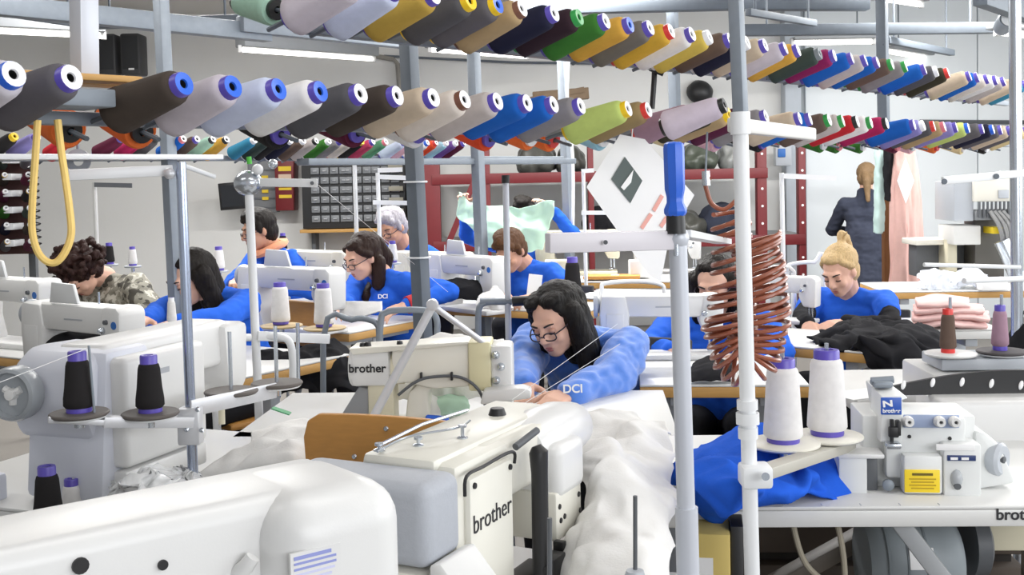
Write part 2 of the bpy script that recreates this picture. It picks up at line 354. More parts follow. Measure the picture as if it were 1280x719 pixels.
RA = 42.0; RU = dirv(RA); RN = V((math.cos(R(RA)), -math.sin(R(RA)), 0))
def on_line(x, y, B0):                # where the pixel's ray meets the vertical plane through B0 along the rack direction
    r = ray(x, y); n = RN; t = (V(B0) - V((0, 0, CZ))).dot(n) / r.dot(n); return V((0, 0, CZ)) + r * t
ROWS = {}
ART = lambda w_: ('an ' if w_[0] in 'aeiou' else 'a ') + w_
def cone_row(lst, B0, z, tilt, group, where, kind='fat', scale=1.0, flip=False, tp_y=None):
    names = [c[1] for c in lst]; out = []; labs = []
    for i, c in enumerate(lst):
        a, b = (names[i - 1] if i else None), (names[i + 1] if i + 1 < len(lst) else None)
        nb = f'between {a} and {b}' if a and b else f'row end beside {b or a} one'
        labs.append(f'{c[1]} thread cone, {c[2]} core, {where}, {nb}')
    for i, c in enumerate(lst):
        x, yc, core = c[0], c[1], c[2]; face = c[3] if len(c) > 3 else 'white'; kd = c[4] if len(c) > 4 else kind
        T = on_line(x, 150, B0); T.z = z
        tl = R(tilt + rnd.uniform(-2, 2)); yaw = rnd.uniform(-0.05, 0.05)
        n = (-RN if flip else RN); n = Mx.Rotation(yaw + (0 if flip else R(12)), 3, 'Z') @ n
        d = n * math.cos(tl) + V((0, 0, math.sin(tl))); L = cone_mesh(kd)[2] * scale
        thread_cone(axis_m(T - d * L, d, rnd.uniform(0, 6)), yc, core, face, labs[i], group, kd, scale)
        out.append((T - d * L, d))
    return out
B_MAIN = P(92, 150, 1.75)
row2 = [(20, 'pale lilac', 'blue', 'white'), (92, 'dark grey', 'purple', 'white'), (232, 'dark brown', 'purple', 'blue'), (293, 'lilac grey', 'purple', 'blue'), (350, 'pale blue', 'purple', 'blue'),
 (402, 'white', 'purple', 'blue'), (452, 'charcoal', 'purple'), (498, 'black brown', 'purple'), (543, 'beige', 'purple'), (582, 'cream', 'brown'), (623, 'light grey', 'purple'),
 (660, 'royal blue', 'purple'), (693, 'royal blue', 'purple'), (727, 'mid grey', 'purple'), (786, 'lime', 'yellow'), (811, 'olive tan', 'red'), (868, 'mauve', 'red'), (892, 'dark olive', 'green'), (912, 'tan', 'yellow', 'yellow'),
 (932, 'plum', 'purple'), (958, 'mid grey', 'purple'), (1000, 'beige', 'purple'), (1013, 'royal blue', 'purple'), (1037, 'brown', 'green'), (1054, 'light grey', 'green'), (1072, 'red', 'black'), (1089, 'white', 'green'),
 (1109, 'crimson', 'black'), (1143, 'royal blue', 'purple'), (1155, 'lavender', 'white'), (1168, 'charcoal', 'red'), (1181, 'tan', 'pink'), (1196, 'lavender', 'purple'), (1211, 'lime', 'blue'),
 (1229, 'dark grey', 'purple'), (1242, 'navy', 'blue'), (1252, 'dark grey', 'purple'), (1263, 'beige', 'purple'), (1273, 'dark grey', 'purple'), (1284, 'sand', 'purple')]
pg = cone_row(row2, B_MAIN, 1.594, 15, 'cones on the lower thread rail', 'lower rail', scale=1.1)
row1 = [(452, 'lilac grey', 'purple'), (500, 'pale blue', 'purple'), (547, 'khaki', 'purple'), (592, 'charcoal', 'yellow', 'yellow'), (626, 'dark grey', 'yellow', 'blue'), (656, 'tan', 'brown'), (696, 'navy', 'purple'), (727, 'aubergine', 'green', 'green'),
 (760, 'green', 'purple'), (790, 'mustard', 'purple', 'blue'), (815, 'grey brown', 'purple'), (841, 'golden', 'red'), (867, 'white', 'purple'), (889, 'yellow', 'white'), (914, 'brown', 'purple'), (936, 'navy', 'white'), (958, 'beige', 'purple'),
 (983, 'lilac grey', 'purple'), (999, 'mustard', 'purple'), (1026, 'dark green', 'grey', 'grey'), (1044, 'magenta', 'purple'), (1066, 'royal blue', 'purple'), (1083, 'light grey', 'purple'), (1098, 'royal blue', 'purple'), (1116, 'brown', 'green'), (1133, 'mid grey', 'green'),
 (1157, 'royal blue', 'purple'), (1172, 'charcoal', 'white'), (1186, 'dark olive', 'red'), (1213, 'beige', 'purple'), (1223, 'royal blue', 'purple'), (1235, 'cream', 'purple'), (1246, 'white', 'purple'), (1256, 'light grey', 'purple'), (1272, 'beige', 'purple'), (1283, 'teal', 'purple')]
pg += cone_row(row1, B_MAIN, 1.806, 17, 'cones on the upper thread rail', 'upper rail', scale=1.1)
# cones on the far face of the same rails, showing under the front ones
B_REAR = B_MAIN - RN * 0.52
rear2 = [(38, 'orange', 'black'), (128, 'orange', 'black'), (300, 'black', 'purple'), (395, 'maroon', 'purple'), (470, 'white', 'purple'), (560, 'vermilion', 'purple'), (610, 'orange', 'white'), (640, 'orange', 'red'), (705, 'sky blue', 'white'), (745, 'white', 'purple'), (800, 'sand', 'purple'),
 (850, 'pink', 'purple'), (905, 'black', 'purple'), (985, 'green', 'white'), (1005, 'green', 'pink'), (1035, 'green', 'white'), (1080, 'maroon', 'pink'), (1100, 'pink', 'white'), (1130, 'orange', 'red'), (1165, 'sand', 'white'), (1195, 'black', 'white')]
pg += cone_row(rear2, B_REAR, 1.575, 14, 'cones on the far face of the lower rail', "lower rail's far face", flip=True)
rear1 = [(300, 'mint', 'black'), (345, 'cream', 'black'), (420, 'orange', 'red'), (480, 'cream', 'black'), (545, 'pale blue', 'black'), (600, 'white', 'yellow'), (650, 'vermilion', 'red'), (690, 'white', 'purple'), (775, 'violet', 'purple'), (830, 'sand', 'purple'), (880, 'sea green', 'purple'), (930, 'dark green', 'green'), (975, 'red', 'purple'), (1030, 'green', 'yellow'), (1060, 'green', 'white'), (1090, 'lavender', 'purple'), (1150, 'brown', 'purple'), (1200, 'black', 'purple')]
pg += cone_row(rear1, B_REAR, 1.84, 14, 'cones on the far face of the upper rail', "upper rail's far face", flip=True)
thread_cone(axis_m(P(828, 160, 2.95), (0.86, -0.42, 0.3)), 'lilac', 'black', 'black', 'large lilac thread cone with black core lying across the lower rail', 'cones on the lower thread rail', 'fat', 1.05)
# rails, pegs and the hanging frame of the main rack
def rack(name, label, B, s0, s1, rails, off, pegs):
    o = thing(name, label, 'thread rack', V((B.x, B.y, 0)), R(90 - RA)); inv = Mx.Rotation(-R(90 - RA), 3, 'Z')
    for z, sa in rails:
        MB().box(((sa + s1) / 2, off, z), (s1 - sa, 0.03, 0.024), None, 0.003).build('rail', STEEL, o)
    g = MB()
    for p, d in pegs: g.tube(inv @ (p - o.location - d * 0.06), inv @ (p - o.location + d * 0.03), 0.005, n=6)
    g.build('pegs', STEELD, o)['kind'] = 'stuff'
    return o
mr = rack('hanging_thread_rack', 'long galvanised hanging rack of two rails carrying coloured thread cones', B_MAIN, -0.3, 5.0, ((1.545, -0.3), (1.75, 0.62)), 0.24, pg)
for q in (0.13, 0.2): MB().box((0.08, q + 0.05, 1.612), (0.26, 0.055, 0.012), None, 0.003).build('wooden_slat', WOOD, mr)
MB().box((0.05, 0.15, 1.572), (0.15, 0.11, 0.03), None, 0.003).build('channel', STEEL, mr)
# second rack, further into the hall
B_BACK = P(0, 190, 4.0)
rowb = [(18, 'black', 'yellow', 'yellow'), (46, 'lavender', 'purple'), (88, 'red', 'red', 'red'), (152, 'maroon', 'purple', 'purple'), (178, 'crimson', 'purple', 'purple'), (195, 'charcoal', 'black', 'black'), (229, 'royal blue', 'pink'), (246, 'brown', 'purple'), (266, 'mint', 'black'), (283, 'mustard', 'black'), (318, 'teal', 'white'),
 (335, 'dark green', 'white'), (349, 'black', 'white'), (363, 'navy', 'white'), (379, 'brown', 'white'), (395, 'light grey', 'black'), (411, 'green', 'white'), (425, 'mid grey', 'purple'), (439, 'cream', 'pink'), (452, 'black', 'yellow', 'yellow'), (466, 'rose', 'purple'), (482, 'sea green', 'pink'), (505, 'pale blue', 'purple'), (518, 'pink', 'purple'),
 (534, 'white', 'blue'), (545, 'vermilion', 'red'), (558, 'sky blue', 'white'), (570, 'violet', 'white'), (580, 'maroon', 'purple')]
pgb = cone_row(rowb, B_BACK, 1.615, 24, 'cones on the second rack', 'second rack', 'std', 1.0)
br = rack('floor_thread_rack', 'grey steel thread rack between square posts with one row of cones', B_BACK, -0.3, 3.35, ((1.54, -0.3),), 0.16, pgb)
MB().box((0.3, 0.02, 1.54), (1.2, 0.12, 0.02), None, 0.003).build('shelf_board', WPOLE, br)
MB().box((2.3, 0.02, 1.52), (1.9, 0.09, 0.03), None, 0.003).build('shelf_board', STEEL, br)
# ------------------------------------------------------------------ tables
def table(label, c, ang, wd, dp, z=0.77, edge=WOOD, top=LAM, th=0.034, legs=True, legm=GREYE, group='sewing tables'):
    t = thing('sewing_table', label, 'table', (c[0], c[1], 0), rz_of(ang), group)
    MB().box((0, 0, z - 0.004), (wd, dp, 0.008), None, 0.003).build('table_top', top, t)
    MB().box((0, 0, z - 0.008 - th / 2), (wd, dp, th), None, 0.004).build('edge_band', edge, t)
    if legs:
        for sx in (-1, 1):
            b = MB(); x = sx * (wd / 2 - 0.12)
            b.box((x, 0, (z - th) / 2), (0.06, 0.05, z - th - 0.06), None, 0.004); b.box((x, 0, 0.03), (0.06, dp * 0.9, 0.05), None, 0.006); b.box((x, 0, z - th - 0.025), (0.05, dp * 0.85, 0.035), None, 0.004)
            b.build('leg', legm, t)
        MB().box((0, 0.05, 0.3), (wd - 0.24, 0.04, 0.05), None, 0.004).build('crossbar', legm, t)
    return t

# ------------------------------------------------------------------ ordinary lockstitch machine (local x: column to needle head, local -y: face with the dials)
def lockstitch(label, p, ang, m=WHITE, L=0.46, panel=True, logo=True, s=1.0, wheel=True, fabric=None, mirror=1):
    t = thing('sewing_machine', label, 'sewing machine', p, rz_of(ang), 'sewing machines in the hall')
    t.scale = (s, s * mirror, s)
    MB().box((L / 2 - 0.03, 0, 0.012), (L + 0.08, 0.17, 0.024), None, 0.006).build('bed', m, t)
    MB().prism([(-0.045, 0.02), (0.105, 0.02), (0.07, 0.12), (0.075, 0.2), (0.06, 0.285), (-0.05, 0.29), (-0.06, 0.2)], -0.065, 0.065, None, 0.016).build('column', m, t)
    MB().prism([(0.02, 0.19), (L - 0.02, 0.185), (L - 0.02, 0.285), (0.02, 0.288)], -0.055, 0.055, None, 0.018).build('arm', m, t)
    h = MB().prism([(L - 0.08, 0.17), (L - 0.05, 0.105), (L + 0.025, 0.1), (L + 0.032, 0.27), (L + 0.01, 0.288), (L - 0.06, 0.288)], -0.06, 0.06, None, 0.014).build('needle_head', m, t)
    n = MB(); n.tube((L - 0.01, 0, 0.11), (L - 0.01, 0, 0.04), 0.006, n=8); n.build('needle_bar', CHROME, h)
    n = MB(); n.tube((L - 0.03, 0, 0.11), (L - 0.03, 0, 0.045), 0.005, n=8); n.box((L - 0.03, -0.005, 0.036), (0.022, 0.05, 0.01), None, 0.003); n.build('presser_foot', CHROME, h)
    MB().lathe([(0, 0), (0.013, 0), (0.013, 0.008), (0.008, 0.012), (0.006, 0.02), (0, 0.02)], axis_m((L - 0.055, -0.06, 0.205), (0, -1, 0))).build('tension_dial', CHROME, h)
    MB().lathe([(0, 0), (0.009, 0), (0.008, 0.01), (0, 0.01)], axis_m((L - 0.035, -0.06, 0.235), (0, -1, 0))).build('tension_dial', DGREY, h)
    if logo: MB().lathe([(0, 0), (0.014, 0), (0.014, 0.0015), (0, 0.0015)], axis_m((L + 0.004, -0.0605, 0.225), (0, -1, 0))).build('round_badge', PRINTB, h)
    MB().box((0.24, -0.056, 0.235), (0.1, 0.002, 0.006)).build('printed_line', mat('printed_grey', 'AFB2B8', 0.5), t)
    MB().box((0.01, -0.0665, 0.14), (0.075, 0.003, 0.13), None, 0.002).build('side_cover', m, t)
    if wheel:
        MB().lathe([(0, 0), (0.03, 0), (0.034, 0.012), (0.05, 0.014), (0.053, 0.022), (0.05, 0.032), (0.02, 0.034), (0, 0.03)], axis_m((-0.052, 0, 0.238), (-1, 0, 0)), 24).build('handwheel', GREYE, t)
    if panel:
        b = MB().prism([(0.1, 0.29), (0.26, 0.29), (0.235, 0.36), (0.115, 0.365)], -0.05, -0.035, None, 0.004)
        b.build('control_panel', mat('panel_grey_white', 'DADCDD', 0.4), t)
    MB().tube((0.3, 0.01, 0.28), (0.3, 0.01, 0.33), 0.004, n=6).build('thread_pin', CHROME, t)
    return t

# ------------------------------------------------------------------ the long arm machine with the printed panel (local frame from two picture points)
zt = 0.972
A = G(574, 604, zt); B = G(677, 551, zt); ax = (B - A).normalized(); ang = math.degrees(math.atan2(ax.x, ax.y))
t = thing('buttonhole_machine', 'big off-white machine with printed front panel and black vertical lever', 'sewing machine', (A.x, A.y, 0), rz_of(ang))
OFFW = mat('off_white_enamel', 'DEDCD2', 0.4, var=0.03)
OFFG = mat('light_grey_textured', 'ACB0B8', 0.55, var=0.05, scale=120, bump=0.08, bscale=300)
MB().span((-0.01, 0.0, 0.72), (0.17, 0.17, 0.999), 0.012).build('column', OFFW, t)
pn = MB().span((0.012, -0.012, 0.69), (0.155, 0.004, 0.975), 0.006).build('front_panel', mat('warm_white_panel', 'E2E0D6', 0.4, var=0.02), t)
lettering('brother', 0.041, frame((0.081, -0.0128, 0.903), (1, 0, 0), (0, -1, 0)), PRINTK, pn, bold=-0.0002, xs=1.0)
for q in ((0.024, 0.963), (0.143, 0.963), (0.024, 0.75), (0.143, 0.75)):
    MB().lathe([(0, 0), (0.005, 0), (0.0045, 0.003), (0, 0.003)], axis_m((q[0], -0.012, q[1]), (0, -1, 0)), 10).build('screw', BLACK, pn)
MB().sweep(smooth_path([(-0.005, -0.012, 0.955), (-0.002, -0.014, 0.984), (0.05, -0.014, 0.986), (0.13, -0.014, 0.988), (0.157, -0.014, 0.982), (0.16, -0.012, 0.965)], 5), 0.0028, 8).build('cable', BLACK, t)
MB().prism([(-0.012, 0.885), (-0.03, 0.89), (-0.16, 0.74), (-0.16, 0.72), (-0.012, 0.72)], 0.0, 0.1, Mx.Translation((-0.012, 0, 0)) @ Mx.Rotation(R(90), 4, 'Z'), 0.004).build('sloped_flange', WHITE, t)
hs = MB().span((-0.115, -0.012, 0.875), (-0.012, 0.25, 0.996), 0.02, 4).build('motor_housing', OFFG, t)
MB().prism([(-0.13, 0.72), (0.02, 0.72), (0.03, 0.8), (-0.02, 0.87), (-0.11, 0.87)], -0.005, 0.19, None, 0.012).build('housing_base', OFFW, t)
MB().span((0.1, 0.0, 0.9), (0.44, 0.14, 1.0), 0.02, 3).build('arm', OFFW, t)
MB().span((-0.02, 0.03, 0.985), (0.42, 0.16, 1.008), 0.01).build('arm_cover', OFFW, t)
hc = MB()
hc.sweep([(0.26, 0.04, 0.95), (0.275, 0.04, 0.95), (0.35, 0.04, 0.952), (0.44, 0.045, 0.952), (0.53, 0.05, 0.945), (0.55, 0.05, 0.944)], [0.02, 0.052, 0.06, 0.056, 0.045, 0.036], 24)
hc.build('head_cover', WHITE, t)
MB().span((0.285, -0.035, 0.87), (0.40, 0.09, 0.965), 0.018, 3).build('head_block', WHITE, t)
pl = MB().span((0.28, -0.03, 0.80), (0.39, 0.07, 0.885), 0.006).build('clamp_plate', OFFW, t)
for q in ((0.292, 0.86), (0.296, 0.835), (0.312, 0.838), (0.375, 0.86), (0.38, 0.83), (0.37, 0.808)):
    MB().lathe([(0, 0), (0.005, 0), (0.0045, 0.002), (0, 0.002)], axis_m((q[0], -0.03, q[1]), (0, -1, 0)), 10).build('hole', BLACK, pl)
MB().sweep([(0.3, -0.04, 0.80), (0.34, -0.06, 0.79), (0.39, -0.05, 0.80)], 0.006, 8).build('finger_guard', WHITE, t)
lv = MB(); lv.sweep([(0.205, -0.03, 0.985), (0.205, -0.034, 0.975), (0.203, -0.036, 0.94), (0.2, -0.036, 0.75)], [0.008, 0.016, 0.014, 0.014], 10); lv.build('lever', BLACK, t)
MB().tube((0.165, -0.012, 0.99), (0.23, -0.02, 1.004), 0.006).build('lever_pin', DGREY, t)
cl = MB(); cl.span((0.18, -0.07, 0.745), (0.29, 0.03, 0.765), 0.004); cl.span((0.2, -0.06, 0.76), (0.25, -0.02, 0.80), 0.004); cl.span((0.24, -0.075, 0.77), (0.31, -0.06, 0.785), 0.003); cl.span((0.19, -0.055, 0.725), (0.21, -0.03, 0.79), 0.003)
cl.span((0.26, -0.05, 0.76), (0.275, -0.03, 0.81), 0.003); cl.build('work_clamp', BLACK, t)
MB().span((-0.1, -0.16, 0.715), (0.42, 0.16, 0.735), 0.006).build('bed_plate', WHITE, t)
for q, h in (((0.05, 0.1), 0.012), ((0.12, 0.06), 0.02), ((0.0, 0.14), 0.01)):
    b = MB(); b.lathe([(0.009, 0), (0.009, 0.004), (0.003, 0.006), (0.003, h), (0.007, h), (0.007, h + 0.004), (0, h + 0.004)], Mx.Translation((q[0], q[1], 1.006)), 10); b.build('thread_tension', CHROME, t)
MB().sweep(smooth_path([(-0.02, 0.13, 1.012), (0.05, 0.12, 1.02), (0.12, 0.07, 1.024), (0.2, 0.09, 1.018)], 5), 0.002, 6).build('thread_guide', CHROME, t)
MB().lathe([(0, 0), (0.016, 0), (0.012, 0.012), (0, 0.014)], Mx.Translation((0.3, 0.09, 1.008)), 12).build('knob', BLACK, t)
MB().sweep([(0.02, 0.15, 1.012), (0.16, 0.16, 1.014), (0.3, 0.15, 1.012)], 0.003, 8).build('guide_bar', CHROME, t)
FIRST_AX = (A, ax)
# slim steel rods of its stand
for (x, y0, y1, d, r_, lb) in ((687, 648, 760, 1.5, 0.0035, 'thin dark spool pin below the black work clamp'), (794, 620, 745, 1.5, 0.003, 'thin dark spool pin standing before the white cloth')):
    a = P(x, y0, d); b = P(x, y1, d); t = thing('spool_pin', lb, 'spool pin', b, 0)
    MB().tube((0, 0, 0), a - b, r_, n=8).build('pin', DGREY, t)
    MB().lathe([(0.028, -0.02), (0.022, 0.0), (0.012, 0.035), (0, 0.037)], None, 14).build('pin_holder', GREYE, t)

# ------------------------------------------------------------------ white rounded machine arm with the violet sticker
zt = 1.05
A = G(505, 622, zt); B = G(200, 692, zt); ax = (A - B).normalized(); ang = math.degrees(math.atan2(ax.x, ax.y))
t = thing('long_arm_machine', 'white rounded machine arm with a violet printed sticker on its side', 'sewing machine', (A.x, A.y, 0), rz_of(ang))
FA, FX = A.copy(), ax.copy()
MB().span((-1.0, 0.042, 0.86), (-0.02, 0.19, 1.072), 0.022, 5).build('arm', WHITE, t)
MB().span((-0.165, -0.006, 0.775), (0.008, 0.196, 1.073), 0.05, 6).build('end_cover', WHITE, t)
MB().span((-0.9, 0.03, 0.775), (-0.1, 0.15, 0.9), 0.02).build('column', WHITE, t)
st = MB().span((-0.152, -0.0065, 0.98), (-0.09, -0.003, 1.018)).build('sticker', WHITE, t)
for k, (l_, m_) in enumerate(((0.046, PRINTV), (0.052, PRINTV), (0.052, PRINTV), (0.05, mat('printed_pale', 'C9CBE6', 0.5)), (0.046, MATS['printed_pale']), (0.03, MATS['printed_pale']))):
    MB().box((-0.148 + l_ / 2, -0.0068, 1.012 - k * 0.0062), (l_, 0.001, 0.004 if k == 0 else 0.0026)).build('printed_line', m_, st)
def hx(px, py, off=0.042):
    nn = V((-ax.y, ax.x, 0)); r_ = ray(px, py); o_ = V((A.x, A.y, 0)) + nn * off; k = (o_ - V((0, 0, CZ))).dot(nn) / r_.dot(nn); p = V((0, 0, CZ)) + r_ * k; return ((p - o_).dot(ax), p.z)
for q, r_ in ((hx(100, 707), 0.0085), (hx(203, 706), 0.0055)):
    MB().lathe([(0, -0.002), (r_, -0.002), (r_, 0.002), (0, 0.002)], axis_m((q[0], 0.041, q[1]), (0, -1, 0)), 14).build('hole_plug', BLACK, t)
q = hx(308, 692); MB().sweep([(q[0] - 0.012, 0.045, q[1] - 0.02), (q[0] - 0.006, 0.03, q[1] - 0.01), (q[0], 0.026, q[1])], [0.008, 0.009, 0.008], 10).build('latch', WHITE, t)
for q in ((-0.12, 0.1), (-0.22, 0.08), (-0.3, 0.12)):
    MB().lathe([(0, 0), (0.006, 0), (0.005, 0.003), (0, 0.003)], Mx.Translation((q[0], q[1], 1.061)), 10).build('screw', STEEL, t)

# ------------------------------------------------------------------ machine with the clear handwheel
zt = 1.09
A = G(133, 437, zt); B = G(265, 408, zt); ax = (B - A).normalized(); ang = math.degrees(math.atan2(ax.x, ax.y))
LONGM = thing('heavy_sewing_machine', 'large grey and white machine with round handwheel behind two black cones', 'sewing machine', (A.x, A.y, 0.04), rz_of(ang)); t = LONGM
GSH = mat('cool_grey_enamel', 'D0D3DD', 0.45, var=0.03)
MB().prism([(-0.03, 0.735), (0.14, 0.735), (0.14, 1.045), (0.0, 1.045)], 0.0, 0.2, None, 0.016).build('column', GSH, t)
MB().prism([(0.16, 1.045), (0.02, 1.05), (-0.03, 1.02), (-0.05, 0.93), (-0.02, 0.86), (0.16, 0.86)], 0.02, 0.22, None, 0.02).build('end_housing', GSH, t)
pn = MB().span((0.01, -0.035, 0.80), (0.29, 0.02, 1.03), 0.014, 3).build('side_panel', WHITE, t)
MB().span((0.01, -0.03, 0.745), (0.29, 0.02, 0.795), 0.008).build('lower_panel', WHITE, t)
MB().lathe([(0, 0), (0.011, 0), (0.011, 0.0015), (0, 0.0015)], axis_m((0.065, -0.0352, 0.985), (0, -1, 0))).build('round_badge', PRINTB, pn)
MB().box((0.125, -0.0354, 0.986), (0.06, 0.001, 0.012)).build('printed_line', mat('printed_grey', 'AFB2B8', 0.5), pn)
for q in (0.1, 0.19): MB().box((q, -0.031, 0.752), (0.06, 0.003, 0.005)).build('slot', DGREY, t)
MB().span((0.02, 0.02, 0.945), (0.47, 0.15, 1.055), 0.018, 3).build('arm', WHITE, t)
MB().prism([(0.42, 1.045), (0.52, 1.045), (0.515, 0.9), (0.47, 0.86), (0.43, 0.9)], 0.0, 0.15, None, 0.016).build('needle_head', WHITE, t)
MB().tube((0.48, 0.06, 0.87), (0.48, 0.06, 0.79), 0.008).build('needle_bar', BEIGE, t)
hwM = axis_m((-0.05, 0.175, 0.965), (-1, -0.15, 0))
wh = MB().lathe([(0, 0), (0.05, 0), (0.056, 0.006), (0.057, 0.03), (0.053, 0.042), (0.046, 0.045), (0.044, 0.03), (0, 0.028)], hwM, 32).build('handwheel', mat('smoky_plastic', '9EA3A8', 0.25), t)
sp = MB()
for k in range(3):
    q = hwM @ V((0.022 * math.cos(k * 2.1 + 0.5), 0.022 * math.sin(k * 2.1 + 0.5), 0.03)); sp.tube(hwM @ V((0, 0, 0.03)), q, 0.009, 0.008, 8)
sp.lathe([(0, 0.028), (0.013, 0.028), (0.011, 0.044), (0, 0.046)], hwM, 12)
sp.build('spoke_hub', WHITE, wh)
MB().span((-0.28, 0.25, 0.62), (-0.02, 0.5, 0.785), 0.01).build('control_box', GSH, t)

# ------------------------------------------------------------------ cream machine with the rounded printed motor cover
t = thing('bar_tack_machine', 'cream machine with rounded printed motor cover beside the woman in fleece', 'sewing machine', G(520, 536, 0.77), R(-3))
x0 = t.location.x; y0 = t.location.y
def lx(px): return (px - 640) / F * 2.92 - x0
MB().span((lx(452), -0.09, 0.0), (lx(640), 0.09, 0.02), 0.006).build('bed', CREAM, t)
cv = MB(); cv.lathe([(0.045, 0), (0.05, 0.004), (0.052, 0.02), (0.052, 0.1), (0.05, 0.112), (0.045, 0.115)], Mx.Translation((lx(432), 0.01, 0.165)) @ Mx.Rotation(R(90), 4, 'Y') , 28)
cv.span((lx(436), -0.043, 0.12), (lx(485), 0.06, 0.215), 0.012); cvo = cv.build('motor_cover', WHITE, t)
lettering('brother', 0.031, frame((lx(457), -0.0435, 0.168), (1, 0, 0), (0, -1, 0)), PRINTK, cvo, depth=0.001, bold=0.0006)
MB().lathe([(0, 0), (0.045, 0), (0.045, 0.03), (0.03, 0.045), (0, 0.045)], Mx.Translation((lx(486), 0.0, 0.165)) @ Mx.Rotation(R(90), 4, 'Y'), 24).build('motor_flange', BEIGE, t)
MB().span((lx(456), -0.035, 0.02), (lx(489), 0.05, 0.13), 0.006).build('column', BEIGE, t)
MB().prism([(lx(500), 0.0), (lx(533), 0.0), (lx(531), 0.1), (lx(545), 0.125), (lx(520), 0.13), (lx(506), 0.1)], -0.03, 0.06, None, 0.012).build('curved_support', CREAM, t)
MB().prism([(lx(488), 0.215), (lx(588), 0.232), (lx(588), 0.118), (lx(540), 0.112), (lx(505), 0.13), (lx(488), 0.125)], -0.045, 0.055, None, 0.008).build('arm', CREAM, t)
MB().prism([(lx(435), 0.222), (lx(585), 0.236), (lx(585), 0.228), (lx(440), 0.205)], -0.05, 0.06, None, 0.003).build('top_cover', CREAM, t)
MB().span((lx(584), -0.055, 0.108), (lx(612), 0.06, 0.235), 0.006).build('head_cover', mat('yellowed_plastic', 'DDD6B0', 0.45), t)
hd = MB().span((lx(611), -0.05, 0.06), (lx(638), 0.055, 0.225), 0.01).build('needle_head', WHITE, t)
for k, q in enumerate((0.2, 0.17, 0.135)): MB().lathe([(0, 0), (0.011, 0), (0.009, 0.012), (0.004, 0.02), (0, 0.02)], axis_m((lx(618 + 6 * (k % 2)), -0.05, q), (0, -1, 0.1)), 12).build('tension_dial', CHROME, hd)
MB().tube((lx(622), 0, 0.06), (lx(622), 0, 0.02), 0.006).build('needle_bar', CHROME, hd)
MB().prism([(lx(600), 0.085), (lx(662), 0.1), (lx(662), 0.12), (lx(652), 0.128), (lx(604), 0.12)], -0.12, -0.06, None, 0.006).build('eye_guard', WHITE, t)
MB().sweep(smooth_path([(lx(496), -0.055, 0.1), (lx(515), -0.055, 0.13), (lx(535), -0.052, 0.145), (lx(572), -0.052, 0.145), (lx(595), -0.058, 0.115), (lx(606), -0.06, 0.06)], 6), 0.004, 8).build('cable', DGREY, t)
for q in (525, 563): MB().box((lx(q), -0.05, 0.147), (0.006, 0.012, 0.022), None, 0.002).build('cable_clip', BLACK, t)
fr = MB(); fr.sweep([(lx(464), -0.16, 0.03), (lx(546), -0.13, 0.34)], 0.011, 12); fr.build('stand_rod', ALU, t)
MB().sweep([(lx(546), -0.13, 0.34), (lx(612), -0.03, 0.215)], 0.008, 10).build('stand_rod', ALU, t)
MB().lathe([(0, -0.014), (0.014, -0.012), (0.016, 0), (0.014, 0.012), (0, 0.014)], axis_m((lx(546), -0.132, 0.342), (0, -1, 0)), 14).build('rod_joint', ALU, t)
MB().span((lx(444), -0.2, 0.0), (lx(486), -0.12, 0.035), 0.004).build('rod_bracket', WHITE, t)
MB().lathe([(0, 0), (0.014, 0), (0.014, 0.014), (0.008, 0.02), (0.008, 0.03), (0, 0.03)], Mx.Translation((lx(464), -0.16, 0.034)), 12).build('rod_clamp', CHROME, t)
MB().prism([(lx(395), -0.04), (lx(452), -0.04), (lx(462), 0.11), (lx(445), 0.12)], -0.03, 0.03, None, 0.006).build('grey_support', mat('mid_grey_plastic', '8E9093', 0.5), t)
for q in ((lx(450), 0.222), (lx(457), 0.224), (lx(497), 0.226)): MB().lathe([(0, 0), (0.009, 0), (0.007, 0.01), (0, 0.012)], Mx.Translation((q[0], -0.02, q[1])), 10).build('top_screw', BLACK, t)

# ------------------------------------------------------------------ overlock machine
OL = G(1135, 614, 0.77); ov = thing('overlock_machine', 'compact white overlock machine with yellow warning sticker and blue badge', 'sewing machine', OL, R(-7)); t = ov
OW = mat('overlock_white', 'DFE1E0', 0.4, var=0.02)
k_ = OL.y / F
def ox(px): return (px - 1135) * k_
def oz(py): return (614 - py) * k_ * 0.98
lb = MB(); lb.span((ox(1048), -0.02, oz(616)), (ox(1083), 0.13, oz(567)), 0.004); lb.build('left_cover', OW, t)
MB().prism([(ox(1046), oz(568)), (ox(1103), oz(568)), (ox(1103), oz(562)), (ox(1046), oz(561))], -0.03, 0.15, None, 0.003).build('cloth_plate', WHITE, t)
MB().span((ox(1083), 0.03, oz(614)), (ox(1222), 0.17, oz(520)), 0.004).build('body', OW, t)
MB().span((ox(1108), 0.0, oz(518)), (ox(1206), 0.16, oz(598)), 0.008).build('upper_body', OW, t)
fp = MB().span((ox(1126), -0.03, oz(613)), (ox(1173), 0.01, oz(563)), 0.006).build('looper_cover', OW, t)
st = MB().span((ox(1126.5), -0.033, oz(610)), (ox(1169), -0.029, oz(581)), 0.001).build('warning_sticker', YELLOW, t)
MB().box((ox(1148), -0.0335, oz(586.5)), (0.04, 0.001, 0.005)).build('printed_line', mat('printed_brown', '6A5A10', 0.5), st)
for q in range(4): MB().box((ox(1148), -0.0335, oz(592.5 + q * 4)), (0.052 - 0.008 * (q % 2), 0.001, 0.0026)).build('printed_line', mat('printed_ochre', 'B89A10', 0.5), st)
rb = MB().span((ox(1174), -0.03, oz(616)), (ox(1219), 0.15, oz(548)), 0.005).build('front_block', OW, t)
nb = MB().span((ox(1178), -0.0325, oz(569)), (ox(1212), -0.029, oz(562)), 0.0005).build('name_strip', mat('navy_strip', '23376A', 0.4), rb)
for q in range(2): MB().box((ox(1186 + 13 * q), -0.033, oz(566)), (0.014, 0.001, 0.005)).build('printed_mark', PAPER, nb)
